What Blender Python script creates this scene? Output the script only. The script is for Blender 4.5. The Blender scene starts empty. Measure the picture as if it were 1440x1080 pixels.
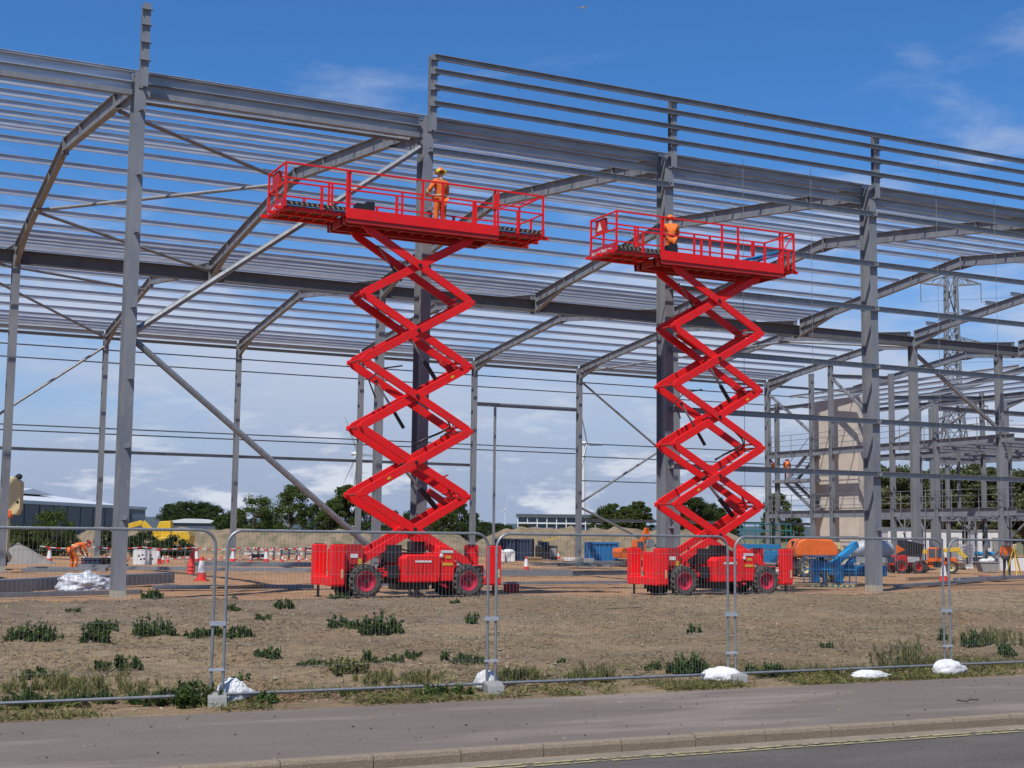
import bpy, bmesh, math, random
import numpy as np
from mathutils import Vector, Matrix, Quaternion

R = math.radians
scene = bpy.context.scene
COL = scene.collection

# ------------------------------------------------------------------ camera
# world: x along the steel front (receding to the right), y into the building, z up;
# the base of the corner column stands at the origin.  Bays 8 m, spans 24 m.
F, PIT, ROL, YAW = 1955.85, 0.10881958, 0.01172491, 0.46243485
CP = np.array([-6.8313, -35.417, 1.6924])
_fw = np.array([math.sin(YAW)*math.cos(PIT), math.cos(YAW)*math.cos(PIT), math.sin(PIT)])
_r = np.array([math.cos(YAW), -math.sin(YAW), 0.0])
_u = np.cross(_r, _fw)
_c, _s = math.cos(ROL), math.sin(ROL)
CR, CU = _c*_r + _s*_u, -_s*_r + _c*_u
cam_d = bpy.data.cameras.new('camera'); cam = bpy.data.objects.new('camera', cam_d); COL.objects.link(cam)
cam_d.sensor_width = 36.0; cam_d.lens = 36.0*F/1440.0; cam_d.clip_start = 0.1; cam_d.clip_end = 30000
mw = Matrix.Identity(4)
for i in range(3):
    mw[i][0], mw[i][1], mw[i][2], mw[i][3] = CR[i], CU[i], -_fw[i], CP[i]
cam.matrix_world = mw
scene.camera = cam

def ray(x, y): return ((x-720)/F)*CR - ((y-540)/F)*CU + _fw
def PZ(x, y, z=0.0):
    d = ray(x, y); return Vector(CP + d*(z-CP[2])/d[2])
def PV(x, y, v):
    d = ray(x, y); return Vector(CP + d*(v-CP[1])/d[1])
def PU(x, y, u):
    d = ray(x, y); return Vector(CP + d*(u-CP[0])/d[0])
def GD(x, depth, z=0.0, y=753):
    q = CP + ray(x, y)*depth; return Vector((q[0], q[1], z))

# ------------------------------------------------------------------ light
SUN_AZ, SUN_EL = R(50), R(57)       # direction the light travels: azimuth from +y towards +x
ldir = Vector((math.sin(SUN_AZ)*math.cos(SUN_EL), math.cos(SUN_AZ)*math.cos(SUN_EL), -math.sin(SUN_EL)))
sd = bpy.data.lights.new('sun', 'SUN'); sd.energy = 5.0; sd.angle = R(0.55); sd.color = (1.0, 0.955, 0.88)
sun = bpy.data.objects.new('sun', sd); COL.objects.link(sun); sun.location = (-60, -60, 90)
sun.rotation_mode = 'QUATERNION'; sun.rotation_quaternion = ldir.to_track_quat('-Z', 'Y')

world = bpy.data.worlds.new('World'); scene.world = world; world.use_nodes = True
def build_world():
    nt = world.node_tree; N = nt.nodes; L = nt.links; N.clear()
    def n(t, **k):
        a = N.new(t)
        for q, v in k.items(): setattr(a, q, v)
        return a
    def math_(op, a, b=None, clamp=False):
        m = n('ShaderNodeMath', operation=op, use_clamp=clamp)
        for i, v in enumerate((a, b)):
            if v is None: continue
            if hasattr(v, 'node'): L.new(v, m.inputs[i])
            else: m.inputs[i].default_value = v
        return m.outputs[0]
    def mix(fac, a, b):
        m = n('ShaderNodeMix', data_type='RGBA')
        for i, v in ((0, fac), (6, a), (7, b)):
            if hasattr(v, 'node'): L.new(v, m.inputs[i])
            else: m.inputs[i].default_value = v
        return m.outputs[2]
    def smooth(v, lo, hi):
        m = n('ShaderNodeMapRange', interpolation_type='SMOOTHSTEP')
        L.new(v, m.inputs[0])
        for i, q in ((1, lo), (2, hi)):
            if hasattr(q, 'node'): L.new(q, m.inputs[i])
            else: m.inputs[i].default_value = q
        return m.outputs[0]
    out = n('ShaderNodeOutputWorld'); bg = n('ShaderNodeBackground'); L.new(bg.outputs[0], out.inputs[0])
    bg.inputs[1].default_value = 0.10
    sky = n('ShaderNodeTexSky', sky_type='NISHITA'); sky.sun_disc = False
    sky.sun_elevation = SUN_EL; sky.sun_rotation = math.atan2(-ldir.x, -ldir.y)
    sky.air_density = 1.0; sky.dust_density = 0.25; sky.ozone_density = 2.6; sky.altitude = 0
    tc = n('ShaderNodeTexCoord'); sep = n('ShaderNodeSeparateXYZ'); L.new(tc.outputs['Generated'], sep.inputs[0])
    z = math_('MAXIMUM', sep.outputs[2], 0.0)
    # deeper, more saturated blue as the phone recorded it
    hsv = n('ShaderNodeMix', data_type='RGBA', blend_type='MULTIPLY'); hsv.inputs[0].default_value = 1.0
    hsv.inputs[7].default_value = (0.41, 0.83, 1.28, 1); L.new(sky.outputs[0], hsv.inputs[6])
    veil = math_('MULTIPLY', smooth(z, 0.26, 0.0), 0.85)
    base = mix(veil, hsv.outputs[2], (4.1, 4.8, 6.4, 1))
    # cloud coordinates: layered, flattened vertically
    mp = n('ShaderNodeMapping'); mp.inputs[3].default_value = (3.2, 3.2, 11.0); mp.inputs[1].default_value = (1.9, 4.4, 0.7)
    L.new(tc.outputs['Generated'], mp.inputs[0])
    no = n('ShaderNodeTexNoise'); no.inputs['Scale'].default_value = 1.55; no.inputs['Detail'].default_value = 9.0
    no.inputs['Roughness'].default_value = 0.60; no.inputs['Distortion'].default_value = 0.25; L.new(mp.outputs[0], no.inputs[0])
    th = n('ShaderNodeMapRange'); L.new(z, th.inputs[0])
    th.inputs[1].default_value = 0.03; th.inputs[2].default_value = 0.30; th.inputs[3].default_value = 0.25; th.inputs[4].default_value = 0.58
    lo = math_('SUBTRACT', th.outputs[0], 0.03); hi = math_('ADD', th.outputs[0], 0.22)
    cov = smooth(no.outputs[0], lo, hi)
    cov = math_('MULTIPLY', cov, math_('ADD', math_('MULTIPLY', smooth(z, 0.34, 0.17), 0.52), 0.38))
    # small cumulus: light tops and blue-grey bases
    mp2 = n('ShaderNodeMapping'); mp2.inputs[3].default_value = (7.0, 7.0, 26.0); L.new(tc.outputs['Generated'], mp2.inputs[0])
    no2 = n('ShaderNodeTexNoise'); no2.inputs['Scale'].default_value = 1.9; no2.inputs['Detail'].default_value = 8.0
    no2.inputs['Roughness'].default_value = 0.62; L.new(mp2.outputs[0], no2.inputs[0])
    puff = smooth(no2.outputs[0], 0.50, 0.64)
    lowz = smooth(z, 0.15, 0.02)
    puff = math_('MULTIPLY', puff, lowz)
    grey = mix(smooth(z, 0.0, 0.16), (3.3, 4.1, 5.8, 1), (5.4, 6.1, 7.6, 1))
    cc = mix(puff, grey, (7.0, 7.4, 8.3, 1))
    col = mix(cov, base, cc)
    L.new(col, bg.inputs[0])
build_world()
vs = scene.view_settings
vs.view_transform = 'Standard'; vs.look = 'None'; vs.gamma = 1.0; vs.exposure = 0.0; vs.use_curve_mapping = False
scene.cycles.max_bounces = 6; scene.cycles.diffuse_bounces = 3; scene.cycles.glossy_bounces = 3
scene.cycles.transparent_max_bounces = 8

# ------------------------------------------------------------------ materials
MATS = {}
def mat(name, c1, c2=None, rough=0.6, metal=0.0, scale=3.0, detail=5.0, bump=0.0, bscale=None, island=0.0,
        speck=None, speck_scale=80.0, coat=0.0, spec=0.5, stretch=None, contrast=(0.35, 0.65)):
    m = bpy.data.materials.new(name); m.use_nodes = True; nt = m.node_tree; N = nt.nodes; L = nt.links
    b = N['Principled BSDF']
    b.inputs['Roughness'].default_value = rough; b.inputs['Metallic'].default_value = metal
    b.inputs['Specular IOR Level'].default_value = spec
    if coat: b.inputs['Coat Weight'].default_value = coat; b.inputs['Coat Roughness'].default_value = 0.15
    c2 = c2 or c1
    if not name.startswith(('leaf', 'weed', 'straw')) and name != 'red': c1, c2 = tuple(k*.87 for k in c1), tuple(k*.87 for k in c2)
    tc = N.new('ShaderNodeTexCoord'); vec = tc.outputs['Object']
    if stretch:
        mp = N.new('ShaderNodeMapping'); mp.inputs[3].default_value = stretch; L.new(vec, mp.inputs[0]); vec = mp.outputs[0]
    no = N.new('ShaderNodeTexNoise'); no.inputs['Scale'].default_value = scale; no.inputs['Detail'].default_value = detail
    no.inputs['Roughness'].default_value = 0.6; L.new(vec, no.inputs[0])
    mr = N.new('ShaderNodeMapRange'); mr.inputs[1].default_value = contrast[0]; mr.inputs[2].default_value = contrast[1]; L.new(no.outputs[0], mr.inputs[0])
    mx = N.new('ShaderNodeMix'); mx.data_type = 'RGBA'; mx.inputs[6].default_value = (*c1, 1); mx.inputs[7].default_value = (*c2, 1)
    L.new(mr.outputs[0], mx.inputs[0]); col = mx.outputs[2]
    if speck:
        n2 = N.new('ShaderNodeTexNoise'); n2.inputs['Scale'].default_value = speck_scale; n2.inputs['Detail'].default_value = 3; L.new(vec, n2.inputs[0])
        m2 = N.new('ShaderNodeMapRange'); m2.inputs[1].default_value = 0.52; m2.inputs[2].default_value = 0.72; L.new(n2.outputs[0], m2.inputs[0])
        x2 = N.new('ShaderNodeMix'); x2.data_type = 'RGBA'; x2.inputs[7].default_value = (*speck, 1)
        L.new(m2.outputs[0], x2.inputs[0]); L.new(col, x2.inputs[6]); col = x2.outputs[2]
    if island:
        g = N.new('ShaderNodeNewGeometry'); h = N.new('ShaderNodeHueSaturation')
        a = N.new('ShaderNodeMapRange'); a.inputs[3].default_value = 1-island; a.inputs[4].default_value = 1+island
        L.new(g.outputs['Random Per Island'], a.inputs[0]); L.new(a.outputs[0], h.inputs[2]); L.new(col, h.inputs[4])
        a2 = N.new('ShaderNodeMapRange'); a2.inputs[3].default_value = 0.47; a2.inputs[4].default_value = 0.53
        L.new(g.outputs['Random Per Island'], a2.inputs[0]); L.new(a2.outputs[0], h.inputs[0]); col = h.outputs[0]
    L.new(col, b.inputs['Base Color'])
    if name.startswith(('leaf', 'weed', 'straw')):
        tr = N.new('ShaderNodeBsdfTranslucent'); mxs = N.new('ShaderNodeMixShader'); mxs.inputs[0].default_value = .38
        L.new(col, tr.inputs[0]); L.new(b.outputs[0], mxs.inputs[1]); L.new(tr.outputs[0], mxs.inputs[2]); L.new(mxs.outputs[0], N['Material Output'].inputs[0])
    if bump:
        n3 = N.new('ShaderNodeTexNoise'); n3.inputs['Scale'].default_value = bscale or scale*4; n3.inputs['Detail'].default_value = 6; L.new(vec, n3.inputs[0])
        bp = N.new('ShaderNodeBump'); bp.inputs['Strength'].default_value = bump; bp.inputs['Distance'].default_value = 0.03
        L.new(n3.outputs[0], bp.inputs['Height']); L.new(bp.outputs[0], b.inputs['Normal'])
    MATS[name] = m
    return m
mat('steel', (.165, .18, .205), (.25, .265, .288), rough=.55, scale=1.4, detail=8, stretch=(1, 1, .25), speck=(.225, .222, .225), speck_scale=9)
mat('galv', (.44, .475, .52), (.63, .665, .71), rough=.42, metal=.4, scale=4.0, stretch=(.3, 3, 3))
mat('galv_tube', (.22, .235, .25), (.31, .325, .335), rough=.5, metal=.4, scale=9.0)
mat('steel_shaded', (.105, .11, .118), (.14, .145, .15), rough=.6, scale=1.5)  # same steel paint, darkened for valley beams in the shade of the purlins
mat('galv_dull', (.30, .315, .335), (.42, .435, .455), rough=.5, metal=.3, scale=4.0, stretch=(.3, 3, 3))
mat('plinth', (.46, .42, .32), (.38, .36, .29), rough=.85, scale=5)
mat('red', (.78, .010, .012), (.60, .010, .012), rough=.5, scale=2.6, spec=.3, contrast=(.45, .85), speck=(.52, .03, .025), speck_scale=7)
mat('red_dusty_shade', (.55, .012, .013), (.42, .02, .018), rough=.55, scale=3.5)  # dusty red; on the lift underframe its darker tone stands for shade
mat('pinkred', (.50, .02, .06), (.42, .015, .045), rough=.5, scale=5)
mat('deck', (.16, .12, .09), (.11, .085, .065), rough=.8, scale=6)
mat('tyre', (.035, .033, .031), (.10, .088, .075), rough=.85, scale=8)
mat('black', (.012, .012, .013), (.02, .02, .02), rough=.45)
mat('chrome', (.55, .55, .56), rough=.2, metal=1.0)
mat('white', (.78, .78, .77), (.68, .68, .67), rough=.5, scale=4)
mat('bag_white', (.74, .74, .73), (.52, .50, .47), rough=.65, scale=7, bump=.8, bscale=11, contrast=(.48, .75))
mat('hood_grey', (.50, .52, .54), (.38, .40, .42), rough=.5, scale=3)
mat('yellow', (.72, .47, .02), (.62, .40, .03), rough=.5)
mat('cream', (.66, .54, .28), (.58, .48, .26), rough=.5)
mat('orange', (.80, .16, .012), (.68, .12, .01), rough=.5)
mat('hivis', (.95, .21, .02), (.74, .12, .012), rough=.75, scale=9, bump=.5, bscale=22)
mat('reflect', (.58, .52, .28), rough=.4)
mat('helmet', (.85, .22, .02), rough=.3, coat=.4)
mat('lime', (.62, .72, .03), rough=.5)
mat('skin', (.50, .28, .19), rough=.6)
mat('trouser', (.02, .022, .03), rough=.8)
mat('blue', (.012, .19, .42), (.010, .15, .34), rough=.45)
mat('sky_blue', (.02, .30, .62), rough=.4)
mat('teal', (.012, .20, .23), (.01, .16, .19), rough=.5)
mat('container', (.01, .14, .36), rough=.5)
mat('navy', (.015, .03, .07), rough=.6)
mat('cone_red', (.78, .045, .02), (.66, .04, .03), rough=.5, scale=7)
mat('concrete', (.66, .59, .51), (.56, .50, .43), rough=.85, scale=1.4)
mat('block', (.30, .30, .29), (.24, .24, .23), rough=.9, scale=7, bump=.3)
mat('kerb', (.27, .205, .140), (.215, .165, .115), rough=.92, scale=5, speck=(.33, .28, .22), speck_scale=70, bump=.45, bscale=90)
mat('gravel', (.30, .28, .26), (.22, .205, .19), rough=.95, scale=30, bump=.9, bscale=40)
mat('clad', (.10, .12, .15), (.085, .10, .125), rough=.45, scale=.3)
mat('clad_light', (.30, .33, .37), rough=.5)
mat('roof', (.70, .72, .74), (.60, .62, .64), rough=.5, scale=.3)
mat('roof_grey', (.25, .27, .29), rough=.6)
mat('glass', (.10, .14, .19), rough=.1, metal=.3)
mat('wood', (.36, .25, .14), (.27, .18, .10), rough=.85, scale=6)
mat('bark', (.09, .07, .05), (.13, .10, .07), rough=.95, scale=6)
mat('leaf', (.072, .105, .028), (.105, .140, .040), rough=.65, scale=.9, island=.45, spec=.15)
mat('leaf_dark', (.045, .070, .022), (.068, .096, .030), rough=.65, scale=.9, island=.45, spec=.15)
mat('leaf_poplar', (.165, .18, .085), (.115, .135, .06), rough=.6, scale=.9, island=.5, spec=.15)
mat('weed', (.062, .098, .026), (.095, .130, .040), rough=.6, scale=4, island=.45, spec=.15)
mat('weed_dry', (.16, .17, .05), (.22, .20, .07), rough=.7, scale=4, island=.4, spec=.15)
mat('straw', (.30, .235, .135), (.24, .185, .11), rough=.9, scale=3, island=.35, spec=.15)
mat('clod', (.20, .148, .10), (.29, .222, .155), rough=.95, scale=2, island=.14, spec=.15)
mat('stone', (.29, .23, .17), (.38, .31, .245), rough=.9, scale=9, island=.35, spec=.15)
mat('plastic_wrap', (.58, .60, .64), (.40, .43, .48), rough=.3, scale=9, bump=.8, bscale=12)
mat('hill', (.060, .085, .095), (.05, .075, .09), rough=1.0, scale=.004)  # blue-grey puts the haze of distance into the hill colour
mat('berm', (.27, .20, .13), (.17, .13, .08), rough=.95, scale=.8, speck=(.10, .10, .045), speck_scale=1.6, bump=1.0, bscale=3)

# ------------------------------------------------------------------ mesh helpers
class MB:
    def __init__(s): s.v = []; s.f = []
    def add(s, vs_, fs):
        o = len(s.v); s.v += [tuple(v) for v in vs_]; s.f += [tuple(i+o for i in f) for f in fs]; return s
    def box(s, c, d, M=None):
        x, y, z = d[0]/2, d[1]/2, d[2]/2
        vs_ = [Vector((a*x, b*y, e*z)) for e in (-1, 1) for b in (-1, 1) for a in (-1, 1)]
        c = Vector(c)
        vs_ = [c+(M @ v if M else v) for v in vs_]
        return s.add(vs_, [(0, 2, 3, 1), (4, 5, 7, 6), (0, 1, 5, 4), (2, 6, 7, 3), (0, 4, 6, 2), (1, 3, 7, 5)])
    def prof(s, p, q, pts, up=(0, 0, 1), caps=True):
        p, q = Vector(p), Vector(q); d = (q-p).normalized(); up = Vector(up)
        a = d.cross(up)
        if a.length < 1e-5: a = d.cross(Vector((0, 1, 0)))
        a.normalize(); b = a.cross(d); n = len(pts)
        vs_ = [e+a*x+b*y for e in (p, q) for x, y in pts]
        fs = [(i, (i+1) % n, n+(i+1) % n, n+i) for i in range(n)]
        if caps: fs += [tuple(range(n-1, -1, -1)), tuple(range(n, 2*n))]
        return s.add(vs_, fs)
    def bar(s, p, q, w, h, up=(0, 0, 1)):
        return s.prof(p, q, [(-w/2, -h/2), (w/2, -h/2), (w/2, h/2), (-w/2, h/2)], up)
    def tube(s, p, q, r, n=8, caps=True):
        return s.prof(p, q, [(r*math.cos(2*math.pi*i/n), r*math.sin(2*math.pi*i/n)) for i in range(n)], (0.013, 0.021, 1), caps)
    def path(s, pts, r, n=6, closed=False):
        pts = [Vector(p) for p in pts]; m = len(pts); rings = []
        a0 = None
        for i, p in enumerate(pts):
            t = (pts[(i+1) % m if closed else min(i+1, m-1)]-pts[(i-1) % m if closed else max(i-1, 0)]).normalized()
            if a0 is None:
                a0 = t.cross(Vector((.31, .17, .93)))
                if a0.length < 1e-3: a0 = t.cross(Vector((1, 0, 0)))
            a0 = (a0-t*a0.dot(t)).normalized(); b = t.cross(a0)
            rings.append([p+a0*(r*math.cos(2*math.pi*k/n))+b*(r*math.sin(2*math.pi*k/n)) for k in range(n)])
        vs_ = [v for g in rings for v in g]; fs = []
        for i in range(m if closed else m-1):
            j = (i+1) % m
            fs += [(i*n+k, i*n+(k+1) % n, j*n+(k+1) % n, j*n+k) for k in range(n)]
        if not closed: fs += [tuple(range(n-1, -1, -1)), tuple(range((m-1)*n, m*n))]
        return s.add(vs_, fs)
    def ibeam(s, p, q, dep, wid, up=(0, 0, 1), tf=.018, tw=.012):
        h, w = dep/2, wid/2; t = tw/2
        return s.prof(p, q, [(-w, -h), (w, -h), (w, -h+tf), (t, -h+tf), (t, h-tf), (w, h-tf), (w, h), (-w, h), (-w, h-tf), (-t, h-tf), (-t, -h+tf), (-w, -h+tf)], up)
    def prism(s, poly, axis, a, b):
        # poly: 2D points; axis 0/1/2 = extrusion axis, from a to b
        def mk(x, y, t): return {0: (t, x, y), 1: (x, t, y), 2: (x, y, t)}[axis]
        n = len(poly)
        vs_ = [mk(x, y, t) for t in (a, b) for x, y in poly]
        return s.add(vs_, [(i, (i+1) % n, n+(i+1) % n, n+i) for i in range(n)]+[tuple(range(n-1, -1, -1)), tuple(range(n, 2*n))])
    def lathe(s, prof, c=(0, 0, 0), axis=2, n=16, M=None):
        vs_ = []; m = len(prof); c = Vector(c)
        for i in range(n):
            a = 2*math.pi*i/n
            for r_, z in prof:
                x, y = r_*math.cos(a), r_*math.sin(a)
                v = Vector({2: (x, y, z), 1: (x, z, y), 0: (z, x, y)}[axis])
                vs_.append(c+(M @ v if M else v))
        fs = [(i*m+k, ((i+1) % n)*m+k, ((i+1) % n)*m+k+1, i*m+k+1) for i in range(n) for k in range(m-1)]
        return s.add(vs_, fs)
    def ell(s, c, r, n=10, m=6, jit=0, rnd=None):
        vs_ = []; c = Vector(c)
        for j in range(m+1):
            t = math.pi*j/m
            for i in range(n):
                a = 2*math.pi*i/n; k = 1+(rnd.uniform(-jit, jit) if jit else 0)
                vs_.append(c+Vector((r[0]*math.sin(t)*math.cos(a)*k, r[1]*math.sin(t)*math.sin(a)*k, r[2]*math.cos(t)*k)))
        return s.add(vs_, [(j*n+i, (j+1)*n+i, (j+1)*n+(i+1) % n, j*n+(i+1) % n) for j in range(m) for i in range(n)])
    def mesh(s, name):
        me = bpy.data.meshes.new(name); me.from_pydata([tuple(v) for v in s.v], [], s.f)
        bm = bmesh.new(); bm.from_mesh(me); bmesh.ops.recalc_face_normals(bm, faces=bm.faces); bm.to_mesh(me); bm.free()
        return me
    def build(s, name, m, parent=None, smooth=False, bevel=0.0):
        return obj(name, s.mesh(name), m, parent, smooth, bevel)

def obj(name, me, m, parent=None, smooth=False, bevel=0.0):
    o = bpy.data.objects.new(name, me); COL.objects.link(o)
    if m: 
        if not me.materials: me.materials.append(MATS[m])
    if smooth:
        me.polygons.foreach_set('use_smooth', [True]*len(me.polygons))
        if smooth == 'auto':
            try: me.set_sharp_from_angle(angle=R(35))
            except Exception: pass
    if parent: o.parent = parent
    if bevel:
        b = o.modifiers.new('bevel', 'BEVEL'); b.width = bevel; b.segments = 2; b.limit_method = 'ANGLE'
    return o
def tag(o, label=None, cat=None, group=None, kind=None):
    if label: o['label'] = label
    if cat: o['category'] = cat
    if group: o['group'] = group
    if kind: o['kind'] = kind
    return o
def thing(name, label, cat, loc=(0, 0, 0), rz=0.0, group=None):
    o = bpy.data.objects.new(name, None); COL.objects.link(o); o.empty_display_size = .2
    o.location = loc; o.rotation_euler = (0, 0, rz)
    return tag(o, label, cat, group)
def copy_tree(o, parent=None):
    c = o.copy(); COL.objects.link(c); c.parent = parent
    for ch in list(o.children): copy_tree(ch, c)
    return c
def dup(root, loc, rz=0.0, label=None, group=None, scale=None):
    c = copy_tree(root); c.location = loc; c.rotation_euler = (0, 0, rz)
    if label: c['label'] = label
    if group: c['group'] = group
    if scale: c.scale = scale
    return c
def text_mesh(txt, size, align='CENTER'):
    cu = bpy.data.curves.new('lettering', 'FONT'); cu.body = txt; cu.size = size; cu.align_x = align; cu.extrude = 0.004
    t = bpy.data.objects.new('lettering', cu); COL.objects.link(t)
    dg = bpy.context.evaluated_depsgraph_get(); me = bpy.data.meshes.new_from_object(t.evaluated_get(dg))
    bpy.data.objects.remove(t); return me
def vnoise(seed):
    g = np.random.RandomState(seed).rand(256, 256)
    def f(x, y):
        x = np.asarray(x, float); y = np.asarray(y, float)
        xi = np.floor(x).astype(int); yi = np.floor(y).astype(int); fx = x-xi; fy = y-yi
        fx = fx*fx*(3-2*fx); fy = fy*fy*(3-2*fy)
        a = g[xi % 256, yi % 256]; b = g[(xi+1) % 256, yi % 256]; c = g[xi % 256, (yi+1) % 256]; d = g[(xi+1) % 256, (yi+1) % 256]
        return (a*(1-fx)+b*fx)*(1-fy)+(c*(1-fx)+d*fx)*fy-.5
    return f

# ------------------------------------------------------------------ ground, pavement, road
N1, N2, N3, N4 = vnoise(1), vnoise(2), vnoise(3), vnoise(4)
def hgt(u, v):
    u = np.asarray(u, float); v = np.asarray(v, float)
    prof = np.interp(v, [-60, -19.3, -19.05, -18.6, -15, -10, -6.5, -5.2, -4.4, -3.2, -.6, .6, 2.5, 5000],
                     [-.78, -.78, -.415, -.385, -.27, -.06, .10, .17, .20, .09, .08, .02, 0.0, 0.0])
    bank = np.clip((v+19.0)/.8, 0, 1)*np.clip((-1.5-v)/3, 0, 1)
    site = np.clip((v+2.5)/3, 0, 1)*np.clip((60-v)/30, 0, 1)
    n = N1(u*.35, v*.35)*.07+N2(u*1.1, v*1.1)*.06+N3(u*2.2, v*4.0)*.06+N4(u*4.5, v*8)*.05+N1(u*9+5, v*13)*.035
    m = N2(u*.25, v*.25)*.05+N3(u*1.4, v*1.4)*.03+N4(u*5, v*5)*.012
    near = np.exp(-((u-7)/2.8)**2)+np.exp(-((u-16.5)/2.8)**2)
    flat = 1-.75*np.clip(near, 0, 1)*np.exp(-((v+1.6)/1.4)**2)
    return prof+(bank*n+site*m)*flat
def H(u, v): return float(hgt(u, v))

def lin(a, b, s): return np.arange(a, b, s)
us = np.concatenate([[-6000, -2000, -600, -200, -80], lin(-40, -7, 1.5), lin(-7, 27, .075), lin(27, 60, 1.0), [70, 100, 200, 600, 2000, 6000]])
vs_ = np.concatenate([[-120, -60, -30], lin(-19.3, -2.0, .075), lin(-2.0, 30, .25), lin(30, 70, 1.5), [75, 100, 200, 600, 2000, 9000]])
gu, gv = np.meshgrid(us, vs_); gz = hgt(gu, gv)
nv, nu = gu.shape
co = np.stack([gu.ravel(), gv.ravel(), gz.ravel()], 1)
ii = (np.arange(nv-1)[:, None]*nu+np.arange(nu-1)[None, :]).ravel()
fa = np.stack([ii, ii+1, ii+1+nu, ii+nu], 1)
me = bpy.data.meshes.new('ground'); me.from_pydata(co.tolist(), [], fa.tolist())
me.polygons.foreach_set('use_smooth', [True]*len(me.polygons))
def ground_mat():
    m = bpy.data.materials.new('earth'); m.use_nodes = True; nt = m.node_tree; N = nt.nodes; L = nt.links
    b = N['Principled BSDF']; b.inputs['Roughness'].default_value = .96; b.inputs['Specular IOR Level'].default_value = .15
    tc = N.new('ShaderNodeTexCoord'); o = tc.outputs['Object']
    sp = N.new('ShaderNodeSeparateXYZ'); L.new(o, sp.inputs[0])
    def noise(sc, det=6, st=None, ro=.6):
        v = o
        if st:
            q = N.new('ShaderNodeMapping'); q.inputs[3].default_value = st; L.new(o, q.inputs[0]); v = q.outputs[0]
        n = N.new('ShaderNodeTexNoise'); n.inputs['Scale'].default_value = sc; n.inputs['Detail'].default_value = det
        n.inputs['Roughness'].default_value = ro; L.new(v, n.inputs[0]); return n.outputs[0]
    def rng(x, a, b_, c=0, d=1):
        r = N.new('ShaderNodeMapRange'); L.new(x, r.inputs[0])
        for i, q in ((1, a), (2, b_), (3, c), (4, d)): r.inputs[i].default_value = q
        return r.outputs[0]
    def mx(f, a, c):
        x = N.new('ShaderNodeMix'); x.data_type = 'RGBA'
        for i, q in ((0, f), (6, a), (7, c)):
            if hasattr(q, 'node'): L.new(q, x.inputs[i])
            else: x.inputs[i].default_value = q if i == 0 else (q[0]*.87, q[1]*.87, q[2]*.87, 1)
        return x.outputs[2]
    def ma(op, a, c):
        x = N.new('ShaderNodeMath'); x.operation = op; x.use_clamp = True
        for i, q in ((0, a), (1, c)):
            if hasattr(q, 'node'): L.new(q, x.inputs[i])
            else: x.inputs[i].default_value = q
        return x.outputs[0]
    # bank: grey-brown clods high up, drier straw tan lower down
    bank_a = mx(rng(noise(2.2), .35, .65), (.195, .150, .105), (.285, .228, .162))
    bank_b = mx(rng(noise(3.0, st=(1, 2.2, 1)), .35, .65), (.26, .190, .113), (.385, .293, .180))
    low = ma('ADD', rng(sp.outputs[1], -6.5, -12.0, 0, 1), rng(noise(.5), .35, .65, -.35, .35))
    right = rng(sp.outputs[0], 3.0, 9.0, 0, .8)
    bank = mx(ma('MAXIMUM', low, right), bank_a, bank_b)
    bank = mx(rng(noise(.16, 4), .42, .62, 0, .55), bank, (.165, .120, .078))
    bank = mx(rng(noise(14, 4), .46, .68, 0, .45), bank, (.160, .112, .072))
    bank = mx(rng(noise(3.2, 7, (1, 3.2, 1), .68), .56, .66, 0, .8), bank, (.135, .092, .06))  # thin dark streaks: shade of soil cracks painted into the colour
    bank = mx(rng(noise(.33, 3), .58, .70, 0, .55), bank, (.33, .19, .11))
    # site: sandy orange sub-base with paler and redder patches, tyre tracks
    site = mx(rng(noise(.25, 5, (1, 2.5, 1)), .36, .64), (.41, .215, .105), (.48, .295, .165))
    site = mx(rng(noise(.9, 6, (.5, 3, 1)), .5, .7, 0, .8), site, (.29, .155, .085))
    site = mx(rng(noise(3, 6), .55, .7, 0, .45), site, (.47, .37, .28))
    f = ma('ADD', rng(sp.outputs[1], -3.7, -3.0, 0, 1), rng(noise(.8), .3, .7, -.3, .3))
    c = mx(f, bank, site)
    far = mx(rng(noise(.03), .4, .6), (.13, .14, .06), (.22, .19, .10))
    c = mx(rng(sp.outputs[1], 85, 110, 0, 1), c, far)
    L.new(c, b.inputs['Base Color'])
    bp = N.new('ShaderNodeBump'); bp.inputs['Strength'].default_value = .9; bp.inputs['Distance'].default_value = .05
    L.new(noise(26, 8, ro=.7), bp.inputs['Height']); L.new(bp.outputs[0], b.inputs['Normal'])
    MATS['earth'] = m
ground_mat()
tag(obj('ground', me, 'earth'), kind='structure')

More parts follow.
